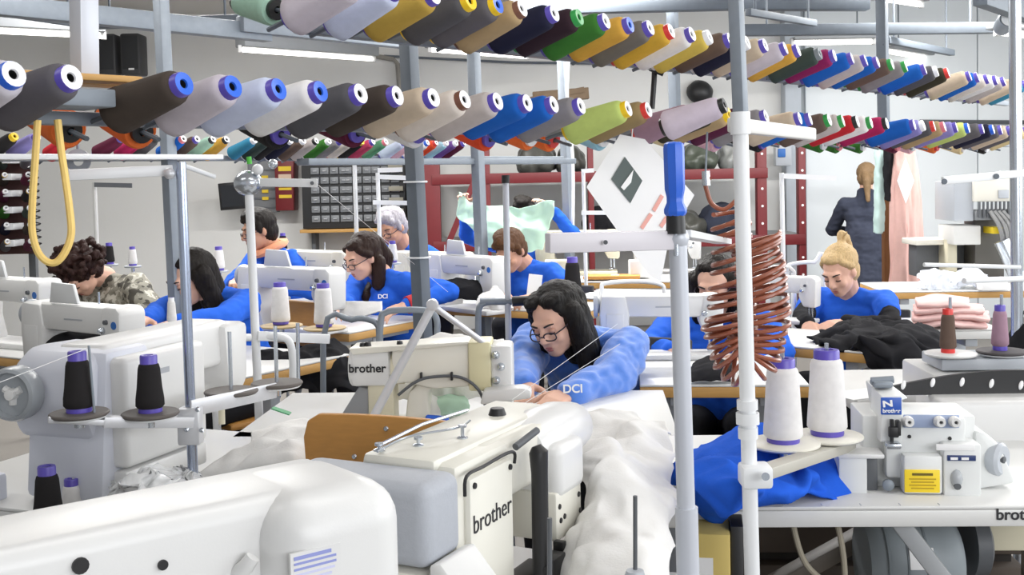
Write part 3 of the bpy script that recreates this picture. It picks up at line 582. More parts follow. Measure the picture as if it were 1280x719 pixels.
MB().span((ox(1165), -0.031, oz(556)), (ox(1211), -0.0295, oz(548)), 0.0005).build('paper_label', PAPER, rb)
MB().ell((ox(1189), -0.03, oz(592)), (0.012, 0.012, 0.019)).build('oil_window', mat('grey_window', 'A9ADB1', 0.2), rb)
MB().tube((ox(1189), -0.04, oz(601)), (ox(1189), -0.034, oz(600)), 0.007).build('oil_plug', DGREY, rb)
pf = MB(); pf.prism([(ox(1100), oz(550)), (ox(1127), oz(550)), (ox(1127), oz(488)), (ox(1103), oz(490))], -0.01, 0.1, None, 0.004); hd = pf.build('needle_head', OW, t)
MB().prism([(ox(1108), oz(520)), (ox(1150), oz(506)), (ox(1126), oz(487)), (ox(1103), oz(489))], 0.1, 0.17, None, 0.004).build('head_wedge', OW, t)
bd = MB().span((ox(1101), -0.014, oz(513)), (ox(1126), -0.009, oz(491)), 0.001).build('blue_badge', mat('badge_blue', '2A58B4', 0.4), t)
lettering('N', 0.018, frame((ox(1109), -0.0145, oz(499)), (1, 0, 0.1), (0, -1, 0)), PAPER, bd, xs=1.5, bold=0.0006); lettering('brother', 0.011, frame((ox(1113.5), -0.0145, oz(508)), (1, 0, 0), (0, -1, 0)), PAPER, bd, bold=0.0003)
mp = MB().span((ox(1129), -0.006, oz(531)), (ox(1197), -0.001, oz(514)), 0.003).build('dial_plate', mat('blue_grey_plate', '98A6C4', 0.4), t)
for q in (1134, 1172, 1190):
    d_ = MB().lathe([(0, 0), (0.0115, 0), (0.0115, 0.008), (0.009, 0.012), (0.009, 0.02), (0.004, 0.02), (0.0035, 0.016), (0, 0.016)], axis_m((ox(q), -0.006, oz(522)), (0, -1, 0.05)), 16).build('tension_dial', WHITE, mp)
    MB().lathe([(0, 0.0165), (0.003, 0.0165), (0, 0.0168)], axis_m((ox(q), -0.006, oz(522)), (0, -1, 0.05)), 10).build('dial_slot', BLACK, d_)
for q in ((1137, 543), (1186, 545)): MB().lathe([(0, 0), (0.004, 0), (0.003, 0.004), (0, 0.004)], axis_m((ox(q[0]), 0.0, oz(q[1])), (0, -1, 0)), 10).build('screw', BLACK, t)
nd = MB(); nd.tube((ox(1113), -0.02, oz(518)), (ox(1113), -0.02, oz(556)), 0.004, n=8); nd.box((ox(1115), -0.022, oz(534)), (0.02, 0.012, 0.022), None, 0.003); nd.box((ox(1121), -0.018, oz(529)), (0.008, 0.02, 0.03), None, 0.002); nd.build('needle_clamp', BLACK, t)
MB().box((ox(1113), -0.028, oz(550)), (0.03, 0.03, 0.012), None, 0.004).build('presser_foot', CHROME, t)
MB().span((ox(1084), 0.0, oz(614)), (ox(1098), 0.03, oz(572)), 0.002).build('looper_gap', DGREY, t)
MB().lathe([(0, 0), (0.01, 0), (0.012, 0.012), (0, 0.02)], axis_m((ox(1109), -0.005, oz(604)), (0, -1, 0)), 12).build('looper_knob', STEEL, t)
MB().prism([(ox(1220), oz(616)), (ox(1270), oz(606)), (ox(1250), oz(556)), (ox(1232), oz(540)), (ox(1220), oz(538))], 0.02, 0.16, None, 0.008).build('belt_guard', OW, t)
hw = MB().lathe([(0, 0), (0.03, 0), (0.034, 0.006), (0.034, 0.02), (0.028, 0.026), (0.012, 0.024), (0.01, 0.02), (0, 0.02)], axis_m((ox(1243), 0.04, oz(576)), (0.75, -0.66, 0)), 24).build('handwheel', GREYE, t)
MB().lathe([(0, 0.02), (0.008, 0.021), (0.007, 0.028), (0, 0.03)], axis_m((ox(1243), 0.04, oz(576)), (0.75, -0.66, 0)), 12).build('hub', DGREY, hw)
lr = MB(); lr.span((ox(1100), 0.05, oz(487)), (ox(1125), 0.1, oz(478)), 0.006); lr.tube((ox(1099), 0.07, oz(479)), (ox(1127), 0.07, oz(477)), 0.008); lr.build('lifter', STEEL, t)

# ------------------------------------------------------------------ placed tables
def table_px(label, px, py, ang, wd, dp, z=0.77, **k):       # px,py: middle of the edge that faces the viewer
    p = G(px, py, z); n = V((-dirv(ang).y, dirv(ang).x, 0))
    c = p + n * (dp / 2); return table(label, (c.x, c.y), ang, wd, dp, z, **k)
OT = table_px('white topped table with printed edge under the overlock machine', 1105, 633, 93, 1.06, 0.62, edge=LAM, legs=False)
lettering('brother', 0.031, frame((0.262, -0.3112, 0.772 - 0.02), (1, 0, 0), (0, -1, 0)), PRINTK, OT, bold=0.0005)
MB().bar((0.04, -0.25, 0.73), (0.28, -0.27, 0.4), 0.06, 0.035, 0.004).build('brace', mat('grey_brace', 'A4A7AA', 0.5), OT)
MB().bar((-0.22, 0.1, 0.42), (0.1, 0.1, 0.6), 0.06, 0.035, 0.004).build('brace', mat('brown_grey_brace', '6D655C', 0.5), OT)
for sx in (-0.42, 0.46):
    b = MB(); b.box((sx, 0.1, 0.37), (0.06, 0.05, 0.7), None, 0.004); b.box((sx, 0.02, 0.025), (0.06, 0.58, 0.05), None, 0.006); b.build('leg', mat('brown_grey_brace', '6D655C'), OT)
MB().box((0, 0.1, 0.12), (0.9, 0.05, 0.06), None, 0.004).build('crossbar', DGREY, OT)
mo = MB(); mo.lathe([(0, 0), (0.085, 0.0), (0.1, 0.02), (0.104, 0.06), (0.104, 0.15), (0.1, 0.18), (0.08, 0.2), (0, 0.2)], Mx.Translation((0.03, -0.02, 0.565)) @ Mx.Rotation(R(90), 4, 'Y'), 30)
mt = mo.build('motor', mat('motor_grey', '8F979C', 0.5), OT)
for q in (0.06, 0.1, 0.14): MB().lathe([(0.1035, 0), (0.106, 0.002), (0.106, 0.006), (0.1035, 0.008)], Mx.Translation((q, -0.02, 0.565)) @ Mx.Rotation(R(90), 4, 'Y'), 30).build('motor_rib', mat('motor_rib', '7C8489', 0.5), mt)
MB().box((0.13, -0.119, 0.60), (0.05, 0.006, 0.045), Mx.Rotation(R(-14), 3, 'X')).build('type_plate', PAPER, mt)
MB().lathe([(0, 0), (0.07, 0), (0.07, 0.03), (0.05, 0.04), (0, 0.04)], Mx.Translation((0.26, -0.02, 0.6)) @ Mx.Rotation(R(90), 4, 'Y'), 24).build('pulley', DGREY, mt)
for q, pts in enumerate(([(-0.16, -0.2, 0.73), (-0.13, -0.2, 0.62), (-0.05, -0.16, 0.55), (0.02, -0.1, 0.53)], [(-0.07, -0.2, 0.73), (-0.05, -0.2, 0.6), (-0.06, -0.18, 0.4), (-0.06, -0.15, 0.2)])):
    MB().sweep(smooth_path(pts, 6), 0.006, 8).build('cable', mat('beige_cable', 'A79F8E', 0.6), OT)
MB().box((0.36, 0.05, 0.65), (0.1, 0.1, 0.15), None, 0.006).build('switch_box', BEIGE, OT)
for q in range(8): MB().box((-0.42 + q * 0.075, -0.309, 0.7735), (0.0015, 0.012, 0.0012)).build('ruler_mark', mat('printed_grey', 'AFB2B8'), OT)
# ------------------------------------------------------------------ people
SKIN = mat('skin', 'DDB09A', 0.5, var=0.05, scale=30, bump=0.04, bscale=250, spec=0.35)
SKIN2 = mat('skin_tanned', 'C9987E', 0.5, var=0.05, scale=30, spec=0.35)
LIP = mat('lips', 'B8716A', 0.45)
LASH = mat('dark_lashes', '2A1D1A', 0.6)
LID = mat('eyelid', 'CF9F8B', 0.5)
def hairm(n, c, v=0.25): return mat('hair_' + n, c, 0.5, var=v, scale=45, stretch=(5, 5, 1.2), bump=0.4, bscale=110, spec=0.22)
CAMO = mat('camouflage', 'A9A69A', 0.9, var=0.0)
_n = CAMO.node_tree.nodes; _mx = [q for q in _n if q.type == 'MIX'][0]; _tn = [q for q in _n if q.type == 'TEX_NOISE'][0]; _tn.inputs['Scale'].default_value = 16; _tn.inputs['Detail'].default_value = 2
_cr = _n.new('ShaderNodeValToRGB'); _cr.color_ramp.interpolation = 'CONSTANT'
for _p, _c in ((0.0, '4A4740'), (0.42, '8F8C80'), (0.52, 'C9C6BA'), (0.6, 'A09C8E'), (0.68, '3F3D38')):
    _e = _cr.color_ramp.elements.new(_p) if _p > 0 else _cr.color_ramp.elements[0]; _e.color = lin(_c) + (1,)
CAMO.node_tree.links.new(_tn.outputs['Fac'], _cr.inputs[0]); CAMO.node_tree.links.new(_cr.outputs[0], _n['Principled BSDF'].inputs['Base Color'])
BLUEF = mat('royal_blue_fleece', '5585DE', 0.95, var=0.12, scale=120, bump=0.3, bscale=420, spec=0.1)
BLUEF.node_tree.nodes['Principled BSDF'].inputs['Sheen Weight'].default_value = 0.6
BLUET = mat('royal_blue_cotton', '2C64D4', 0.9, var=0.06, scale=60, bump=0.12, bscale=500, spec=0.15)
NAVYC = mat('navy_cotton', '2B3040', 0.9, var=0.1, scale=60, bump=0.1, bscale=300)
BLKC = mat('black_cotton', '232326', 0.95, var=0.15, scale=50, bump=0.15, bscale=300, spec=0.15)
JEAN = mat('blue_denim', '2B51A8', 0.9, var=0.12, scale=150)
WS = bpy.data.scenes.new('workshop')
def remesh(mb, vox, smooth=3, noisef=None):
    me = mb.mesh('tmp'); o = bpy.data.objects.new('tmp', me); WS.collection.objects.link(o)
    m = o.modifiers.new('r', 'REMESH'); m.mode = 'VOXEL'; m.voxel_size = vox; m.use_smooth_shade = True
    if smooth:
        m2 = o.modifiers.new('s', 'SMOOTH'); m2.factor = 0.5; m2.iterations = smooth
    WS.view_layers[0].update(); dg = WS.view_layers[0].depsgraph
    out = bpy.data.meshes.new_from_object(o.evaluated_get(dg))
    bpy.data.objects.remove(o); bpy.data.meshes.remove(me)
    if noisef:
        pn = [(v.co.copy(), v.normal.copy()) for v in out.vertices]
        out.vertices.foreach_set('co', [q for p_, n_ in pn for q in (p_ + n_ * noisef(p_))])
    out.polygons.foreach_set('use_smooth', [True] * len(out.polygons)); return out
def ik(S, W_, l1, l2, pole):
    d = W_ - S; D = min(d.length, (l1 + l2) * 0.999); d = d.normalized()
    a = (l1 * l1 - l2 * l2 + D * D) / (2 * D); h = math.sqrt(max(l1 * l1 - a * a, 0)); p = V(pole); p = p - d * p.dot(d); p = p.normalized()
    return S + d * a + p * h
def hand(mb, Wr, fwd, up, side, curl=0.5, sp=1.0):
    # Wr wrist; fwd finger direction; up back-of-hand normal; side +1: thumb on local +x
    f = V(fwd).normalized(); u = V(up); u = (u - f * u.dot(f)).normalized(); x = f.cross(u) * side
    for k in (-1.2, -0.4, 0.4, 1.2): mb.cap(Wr + x * 0.011 * k, Wr + f * 0.075 + x * 0.019 * k * sp, 0.015, 0.0125, 1)
    for k, ln in zip((-1.5, -0.5, 0.5, 1.5), (0.058, 0.072, 0.076, 0.068)):
        b = Wr + f * 0.08 + x * 0.0165 * k * sp; a = 0.25 * curl; p = b
        for j, q in enumerate((0.45, 0.32, 0.23)):
            a += curl * (0.35 if j == 0 else 0.55); n = p + (f * math.cos(a) - u * math.sin(a)) * ln * q + x * 0.002 * k
            mb.cap(p, n, 0.0085 - 0.0008 * j, 0.0078 - 0.0008 * j, 1); p = n
    b = Wr + f * 0.022 + x * 0.026; c = b + (f * 0.55 + x * 0.75 - u * 0.35).normalized() * 0.04; e = c + (f * 0.9 + x * 0.25 - u * 0.3).normalized() * 0.032
    mb.cap(b, c, 0.0125, 0.0095, 1); mb.cap(c, e, 0.0095, 0.0075, 1)
hnoise = lambda p: 0.0018 * NZ.noise(p * 40) + 0.003 * NZ.noise(V((p.x * 150, p.y * 150, p.z * 18)))
def person(label, head, face, pitch, lean, wl, wr, hair, hairf, shirt=BLUET, sleeves='long', trousers=BLKC, glasses=None, tilt=0.0, yaw=0.0, stand=False, vox=0.006, seat=0.46,
           skin=SKIN, sw=0.165, extra=None, fold=0.006, group=None, torso=None, collar=None, elbow=((-1, 0, -0.6), (1, 0, -0.6)), bodyscale=1.0, cuff=None, hcurl=0.7, legs=True, puff=1.0, neck=(0.115, 0.125)):
    """head: centre of the skull; face: compass direction of the torso in degrees; pitch: head bowed forward; yaw: head turned"""
    H = V(head); fw = dirv(face); rt = V((fw.y, -fw.x, 0)); up = V((0, 0, 1))
    hr = (Mx((rt, fw, up)).transposed()) @ Mx.Rotation(R(-yaw), 3, 'Z') @ Mx.Rotation(R(-pitch), 3, 'X') @ Mx.Rotation(R(tilt), 3, 'Y')
    hr = hr * 0.9
    def h(x, y, z): return H + hr @ V((x, y, z))
    tl = 0.47 if not stand else 0.5
    nb = H - fw * neck[0] - up * neck[1]                  # base of the neck
    hip = nb - (fw * math.sin(R(lean)) + up * math.cos(R(lean))) * tl
    tv = (nb - hip).normalized(); cf = rt.cross(tv)                            # chest forward
    cf = -cf if cf.dot(fw) < 0 else cf
    sh = {-1: nb - rt * sw - tv * 0.045, 1: nb + rt * sw - tv * 0.045}
    wr_ = {-1: V(wl), 1: V(wr)}; el = {}
    for s in (-1, 1):
        q = elbow[0] if s < 0 else elbow[1]; pole = rt * q[0] + fw * q[1] + up * q[2]
        d = wr_[s] - sh[s]
        if d.length > 0.51: wr_[s] = sh[s] + d.normalized() * 0.51
        el[s] = ik(sh[s], wr_[s], 0.275, 0.245, pole)
    root = thing('person', label, 'person', (hip.x, hip.y, 0), 0, group); O = root.location
    # -- skin: one continuous body
    b = MB(); sc_ = 3
    b.ell(h(0, -0.014, 0.03), (0.073, 0.091, 0.088), hr, 3); b.ell(h(0, 0.02, -0.03), (0.062, 0.072, 0.082), hr, 3); b.ell(h(0, 0.052, -0.083), (0.036, 0.034, 0.03), hr)
    b.ell(h(0, 0.03, -0.065), (0.05, 0.055, 0.045), hr); b.ell(h(0.034, 0.058, -0.03), (0.026, 0.025, 0.026), hr); b.ell(h(-0.034, 0.058, -0.03), (0.026, 0.025, 0.026), hr)
    b.cap(h(-0.034, 0.072, 0.027), h(0.034, 0.072, 0.027), 0.014, 0.014); b.cap(h(0, 0.082, 0.018), h(0, 0.104, -0.024), 0.009, 0.0125); b.ell(h(0.011, 0.094, -0.03), (0.009, 0.011, 0.008), hr); b.ell(h(-0.011, 0.094, -0.03), (0.009, 0.011, 0.008), hr)
    b.cap(h(-0.017, 0.078, -0.058), h(0.017, 0.078, -0.058), 0.011, 0.011); b.cap(h(-0.013, 0.076, -0.07), h(0.013, 0.076, -0.07), 0.01, 0.01)
    for s in (-1, 1): b.ell(h(s * 0.072, -0.008, -0.008), (0.011, 0.019, 0.031), hr @ Mx.Rotation(R(s * 20), 3, 'Z'))
    b.cap(h(0, -0.03, -0.06), nb, 0.05, 0.056); b.cap(nb, nb - tv * 0.12, 0.055, 0.06)
    b.cap(sh[-1], sh[1], 0.036, 0.036); b.cap(nb - tv * 0.1, hip + tv * 0.05, 0.07, 0.08); b.cap(hip - rt * 0.05, hip + rt * 0.05, 0.07, 0.07)
    for s in (-1, 1):
        b.cap(sh[s], el[s], 0.037, 0.034); b.cap(el[s], wr_[s], 0.036, 0.025)
        f = (wr_[s] - el[s]).normalized(); f2 = (f + V((0, 0, -0.12)) + fw * 0.25).normalized()
        hand(b, wr_[s], f2, V((0, 0, 1)) - rt * s * -0.25, -s, hcurl)
    me = remesh(b, vox, 2); me.transform(Mx.Translation(-O)); body = link('body', me, skin, root)
    # -- face details
    for s in (-1, 1):
        fc = MB(); fc.ell(h(s * 0.031, 0.0745, 0.004), (0.0145, 0.011, 0.0105), hr); fc.mi = 1
        fc.sweep([h(s * 0.031 + q * 0.0145, 0.0865 - abs(q) * 0.006, -0.0015 - 0.003 * (1 - q * q)) for q in (-1, -0.5, 0, 0.5, 1)], 0.0022, 6)
        for v in fc.bm.verts: v.co -= O
        fc.build('eye', [LID, LASH], root)
        fc = MB(); fc.sweep([h(s * (0.015 + q * 0.036), 0.0895 - q * q * 0.014, 0.026 + 0.006 * math.sin(q * 2.2)) for q in (0, 0.25, 0.5, 0.75, 1)], [0.003, 0.0036, 0.0034, 0.003, 0.0018], 6)
        for v in fc.bm.verts: v.co -= O
        fc.build('eyebrow', LASH, root)
    lp = MB(); lp.sweep([h(q * 0.023, 0.0885 - q * q * 0.008, -0.0585 + 0.001 * abs(q)) for q in (-1, -0.5, 0, 0.5, 1)], [0.0015, 0.0042, 0.0045, 0.0042, 0.0015], 8)
    lp.sweep([h(q * 0.021, 0.086 - q * q * 0.008, -0.067 - 0.001 * (1 - q * q)) for q in (-1, -0.5, 0, 0.5, 1)], [0.0015, 0.0048, 0.0055, 0.0048, 0.0015], 8)
    for v in lp.bm.verts: v.co -= O
    lp.build('lips', LIP, root)
    # -- hair
    hb = MB(); hairf(hb, h, hr)
    hm = remesh(hb, 0.005, 2, hnoise); hm.transform(Mx.Translation(-O)); link('hair', hm, hair, root)
    if glasses:
        g = MB()
        for s in (-1, 1):
            cx = s * 0.032
            g.sweep([h(cx + 0.024 * math.cos(a), 0.104 - abs(0.024 * math.cos(a) * s + cx * s - 0.0) * 0.16, -0.008 + 0.0155 * (abs(math.sin(a)) ** 0.7) * (1 if math.sin(a) > 0 else -1)) for a in [i * math.pi / 10 for i in range(20)]], 0.0023, 6, closed=True)
            g.sweep([h(s * 0.055, 0.096, 0.0), h(s * 0.072, 0.06, 0.002), h(s * 0.078, -0.005, 0.004)], 0.0023, 6)
        g.sweep([h(-0.009, 0.103, -0.006), h(0, 0.107, -0.003), h(0.009, 0.103, -0.006)], 0.0022, 6)
        for v in g.bm.verts: v.co -= O
        g.build('glasses', glasses, root)
    # -- clothing
    c = MB(); cr = 0.062
    c.cap(nb - tv * 0.035 - rt * 0.05, nb - tv * 0.035 + rt * 0.05, 0.06, 0.06); c.cap(sh[-1] - tv * 0.005, sh[1] - tv * 0.005, 0.062, 0.062)
    c.cap(nb - tv * 0.13 - rt * 0.075 + cf * 0.012, nb - tv * 0.13 + rt * 0.075 + cf * 0.012, 0.1, 0.1); c.cap(nb - tv * 0.2 - rt * 0.065 + cf * 0.035, nb - tv * 0.2 + rt * 0.065 + cf * 0.035, 0.095, 0.095)
    c.cap(nb - tv * 0.25 - rt * 0.06, hip - rt * 0.07 + tv * 0.03, 0.105, 0.115); c.cap(nb - tv * 0.25 + rt * 0.06, hip + rt * 0.07 + tv * 0.03, 0.105, 0.115)
    for s in (-1, 1):
        c.cap(sh[s], sh[s] + (el[s] - sh[s]) * 0.5, 0.062 * min(puff, 1.1), 0.056 * puff)
        if sleeves == 'long':
            c.cap(sh[s], el[s], 0.06 * min(puff, 1.1), 0.054 * puff); c.cap(el[s], wr_[s] - (wr_[s] - el[s]) * 0.08, 0.05 * puff, 0.038 * puff)
    if torso: torso(c, nb, hip, tv, rt, fw)
    sd = rnd.uniform(0, 50)
    def nf(p):
        q = p + V((sd, 0, 0)); return fold * (1.2 * NZ.noise(V((q.x * 9, q.y * 9, q.z * 16))) + 0.8 * NZ.noise(V((q.x * 26, q.y * 26, q.z * 40))))
    sm = remesh(c, 0.0085, 3, nf); sm.transform(Mx.Translation(-O)); so = link('top', sm, shirt, root)
    if sleeves == 'under':                   # dark long sleeves below the short ones
        c = MB()
        for s in (-1, 1): c.cap(sh[s] + (el[s] - sh[s]) * 0.35, el[s], 0.05, 0.045); c.cap(el[s], wr_[s] - (wr_[s] - el[s]) * 0.05, 0.045, 0.036)
        sm = remesh(c, 0.0085, 3, nf); sm.transform(Mx.Translation(-O)); link('undersleeves', sm, BLKC, root)
    if collar:
        c = MB(); pts = []
        for i in range(16):
            a = i * math.pi / 8; pts.append(nb + tv * 0.035 + rt * 0.08 * math.cos(a) + cf * (0.085 * math.sin(a) + 0.02) - up * (0.03 * max(0, math.sin(a))))
        c.sweep(pts, 0.022, 8, closed=True)
        for v in c.bm.verts: v.co += V((NZ.noise(v.co * 40), NZ.noise(v.co * 40 + V((9, 0, 0))), NZ.noise(v.co * 40 + V((0, 9, 0))))) * 0.008 - O
        c.build('collar', collar, root)
    if cuff:
        s, cm_ = cuff; d = (wr_[s] - el[s]); c = MB(); c.sweep([el[s] + d * 0.5 - O, el[s] + d * 0.7 - O, el[s] + d * 0.93 - O], [0.047, 0.045, 0.042], 14); c.build('cuff', cm_, root)
    if legs:
        c = MB()
        if stand:
            for s in (-1, 1): c.cap(hip + rt * s * 0.08, V((hip.x, hip.y, 0.48)) + rt * s * 0.085, 0.09, 0.06); c.cap(V((hip.x, hip.y, 0.48)) + rt * s * 0.085, V((hip.x, hip.y, 0.1)) + rt * s * 0.085, 0.06, 0.045)
        else:
            for s in (-1, 1):
                k = hip + fw * 0.4 + rt * s * 0.11; k.z = max(hip.z - 0.06, 0.48); a = k - fw * 0.03; a.z = 0.1
                c.cap(hip + rt * s * 0.08 - up * 0.02, k, 0.088, 0.062); c.cap(k, a, 0.06, 0.045)
        tm = remesh(c, 0.012, 3); tm.transform(Mx.Translation(-O)); link('trousers', tm, trousers, root)
        for s in (-1, 1):
            a = (V((hip.x, hip.y, 0)) + rt * s * 0.085) if stand else (hip + fw * 0.37 + rt * s * 0.11); a.z = 0.045
            c = MB(); c.cap(a - fw * 0.03 - O, a + fw * 0.14 - O, 0.042, 0.036); c.build('shoe', BLACK, root)
    if extra: extra(root, h, O, nb, hip, tv, rt, fw, sh, el, wr_)
    return root, hip, so
def chair(label, hip, face, z=0.44, m=PLY, back=0.42):
    fw = dirv(face); t = thing('work_chair', label, 'chair', (hip.x, hip.y, 0), rz_of(face), 'chairs of the seamstresses')
    MB().box((0.03, 0, z - 0.015), (0.4, 0.4, 0.03), None, 0.012).build('seat', m, t)
    MB().box((-0.235, 0, z + back), (0.025, 0.38, 0.2), Mx.Rotation(R(-8), 3, 'Y'), 0.011, 3).build('backrest', m, t)
    for sx in (-1, 1):
        for sy in (-1, 1): MB().tube((0.03 + sx * 0.17, sy * 0.17, z - 0.03), (0.03 + sx * 0.2, sy * 0.19, 0), 0.011).build('leg', DGREY, t)
    for sy in (-1, 1): MB().tube((-0.15, sy * 0.13, z - 0.02), (-0.25, sy * 0.13, z + back), 0.01).build('back_support', DGREY, t)
    return t
# ---- hair styles (all in head space: x right of the wearer, y towards the face, z up)
def cap_hair(b, h, hr, k=1.0, fr=0.0):
    b.ell(h(0, -0.03 + fr, 0.042), (0.086 * k, 0.098 * k, 0.092 * k), hr, 3); b.ell(h(0, -0.052, -0.01), (0.079 * k, 0.068 * k, 0.09 * k), hr, 3)
def hair_long_side(b, h, hr):      # long, parted, falling over the wearer's left shoulder
    cap_hair(b, h, hr, 1.03, -0.014)
    b.ell(h(-0.034, 0.015, 0.096), (0.045, 0.05, 0.03), hr); b.ell(h(0.04, 0.015, 0.095), (0.042, 0.052, 0.03), hr); b.cap(h(0.054, 0.034, 0.076), h(0.08, 0.0, 0.0), 0.016, 0.018); b.cap(h(-0.054, 0.032, 0.076), h(-0.08, -0.005, 0.0), 0.016, 0.018)
    b.cap(h(-0.078, -0.01, 0.03), h(-0.085, 0.0, -0.12), 0.036, 0.04); b.cap(h(-0.085, 0.0, -0.12), h(-0.09, 0.06, -0.24), 0.042, 0.022); b.cap(h(0.078, -0.01, 0.02), h(0.075, 0.0, -0.1), 0.032, 0.026)
    b.cap(h(0, -0.09, 0.03), h(0, -0.08, -0.16), 0.075, 0.06); b.cap(h(-0.06, -0.06, 0), h(-0.07, -0.03, -0.2), 0.045, 0.04)
def hair_pony_down(b, h, hr):      # smooth, tied low, tail over the far shoulder
    cap_hair(b, h, hr, 1.0, -0.008); b.ell(h(-0.02, 0.02, 0.09), (0.055, 0.055, 0.034), hr); b.cap(h(0.06, 0.035, 0.065), h(0.08, -0.005, 0.03), 0.02, 0.02); b.cap(h(-0.06, 0.035, 0.065), h(-0.08, -0.005, 0.02), 0.02, 0.02)
    b.ell(h(0.01, -0.115, 0.03), (0.045, 0.04, 0.045), hr); b.cap(h(0.01, -0.12, 0.03), h(0.02, -0.15, -0.08), 0.042, 0.045); b.cap(h(0.02, -0.15, -0.08), h(0.06, -0.07, -0.2), 0.045, 0.04); b.cap(h(-0.07, -0.05, -0.05), h(-0.06, 0.0, -0.16), 0.035, 0.035)
    b.cap(h(0.06, -0.07, -0.18), h(0.02, 0.05, -0.22), 0.042, 0.03)
def hair_short(b, h, hr):
    cap_hair(b, h, hr, 0.99, 0.004); b.ell(h(0, 0.03, 0.098), (0.06, 0.055, 0.034), hr); b.ell(h(0.02, 0.0, 0.118), (0.05, 0.06, 0.026), hr); b.cap(h(-0.055, 0.045, 0.07), h(0.05, 0.055, 0.075), 0.02, 0.02)
    for s in (-1, 1): b.cap(h(s * 0.07, 0.01, 0.04), h(s * 0.074, 0.012, -0.005), 0.018, 0.012)
def hair_bob(b, h, hr):
    cap_hair(b, h, hr, 1.03, -0.012); b.cap(h(-0.045, 0.03, 0.092), h(0.045, 0.03, 0.092), 0.012, 0.012); b.ell(h(0, 0.0, 0.098), (0.068, 0.06, 0.028), hr)
    for s in (-1, 1): b.cap(h(s * 0.08, 0.0, 0.03), h(s * 0.088, -0.01, -0.1), 0.024, 0.026); b.cap(h(s * 0.085, -0.03, 0.02), h(s * 0.085, -0.03, -0.16), 0.04, 0.036)
    b.cap(h(0, -0.08, 0.03), h(0, -0.08, -0.15), 0.07, 0.06)
def hair_curly(b, h, hr):
    cap_hair(b, h, hr, 1.1)
    q = random.Random(3)
    for i in range(170):
        a = q.uniform(0, 6.28); e = q.uniform(-0.5, 1.5); r_ = q.uniform(0.11, 0.15); c = V((r_ * math.cos(a) * math.cos(e), r_ * math.sin(a) * math.cos(e) - 0.03, r_ * math.sin(e) * 0.9 + 0.03))
        if c.y > 0.06 and c.z < 0.06: continue
        b.ell(h(*c), (q.uniform(0.012, 0.022),) * 3, None, 1)
def hair_high_tail(b, h, hr):
    cap_hair(b, h, hr, 1.0, -0.012); b.ell(h(0, 0.018, 0.092), (0.06, 0.052, 0.03), hr); b.cap(h(-0.055, 0.03, 0.07), h(-0.076, -0.005, 0.03), 0.015, 0.016); b.cap(h(0.055, 0.03, 0.07), h(0.076, -0.005, 0.03), 0.015, 0.016)
    b.ell(h(0, -0.1, 0.105), (0.026, 0.026, 0.026), hr); b.cap(h(0, -0.105, 0.11), h(0.0, -0.13, 0.14), 0.018, 0.022); b.cap(h(0.0, -0.13, 0.14), h(0.01, -0.165, 0.1), 0.022, 0.022); b.cap(h(0.01, -0.165, 0.1), h(0.02, -0.18, -0.06), 0.022, 0.012)
    for k in range(6): b.cap(h(0.0, -0.11, 0.12), h(-0.05 + 0.02 * k, -0.1 - 0.008 * k, 0.17 - 0.004 * k * k), 0.008, 0.004)
def hair_low_tail(b, h, hr):
    cap_hair(b, h, hr, 1.0, 0.0); b.cap(h(0, -0.1, 0.0), h(0.01, -0.14, -0.06), 0.035, 0.035); b.cap(h(0.01, -0.14, -0.06), h(0.02, -0.13, -0.24), 0.034, 0.016)
GLK = mat('dark_glasses_frame', '2A2530', 0.3)

# W1: fleece, centre
def w1_logo(root, h, O, nb, hip, tv, rt, fw, sh, el, wr_):
    pass
W = {}
def chest_print(o, txt, px, py, size):            # small white print lying on the garment where the pixel meets it
    from mathutils.bvhtree import BVHTree
    bv = BVHTree.FromPolygons([v.co + o.parent.location for v in o.data.vertices], [p.vertices[:] for p in o.data.polygons])
    loc, n, i, d = bv.ray_cast(V((0, 0, CZ)), ray(px, py).normalized())
    if loc is None: return
    n = (n + V((0, -0.5, 0))).normalized(); x = V((1, 0, 0)) - n * n.x
    lettering(txt, size, frame(loc + n * 0.006 - o.parent.location, x, n), PAPER, o, 'chest_print', bold=0.0008)
def mk(key, label, px, py, d, **k):
    W[key] = person(label, P(px, py, d), **k); return W[key]
mk('fleece', 'woman with long black hair and glasses in a fuzzy royal blue fleece', 694, 402, 3.62, face=212, pitch=24, lean=36, yaw=2, tilt=8, puff=1.3, neck=(0.15, 0.055), wl=P(704, 497, 3.2), wr=P(650, 506, 3.2), hair=hairm('black', '15110F'), hairf=hair_long_side, shirt=BLUEF,
   glasses=GLK, vox=0.005, sw=0.18, fold=0.01, elbow=((-0.9, -0.25, -0.75), (1, 0, -0.7)))
mk('ponytail', 'woman in royal blue top with dark ponytail, glasses and red cuff', 452, 322, 5.5, face=222, pitch=24, lean=10, yaw=6, wl=P(505, 383, 5.2), wr=P(432, 383, 5.18), hair=hairm('dark_brown', '2C1C16'), hairf=hair_pony_down,
   glasses=GLK, neck=(0.12, 0.085), elbow=((-1.6, -0.5, -0.15), (1, 0, -0.8)), cuff=(-1, mat('red_knit', 'B02A30', 0.9)))
mk('greyhair', 'woman with short silver and violet hair in a blue top', 490, 284, 6.55, face=208, pitch=28, lean=12, yaw=6, wl=P(530, 330, 6.3), wr=P(475, 335, 6.3), hair=hairm('silver', 'A9A5AC', 0.5), hairf=hair_short, glasses=GLK, skin=SKIN2)
mk('scarf', 'woman with short dark hair and an orange neck scarf', 323, 288, 6.05, face=226, pitch=14, lean=10, yaw=14, neck=(0.09, 0.115), wl=P(330, 352, 5.8), wr=P(296, 352, 5.8), hair=hairm('near_black', '1D1815'), hairf=hair_short, glasses=GLK, skin=SKIN2, collar=mat('orange_scarf', 'EFA27C', 0.9, var=0.2, scale=40))
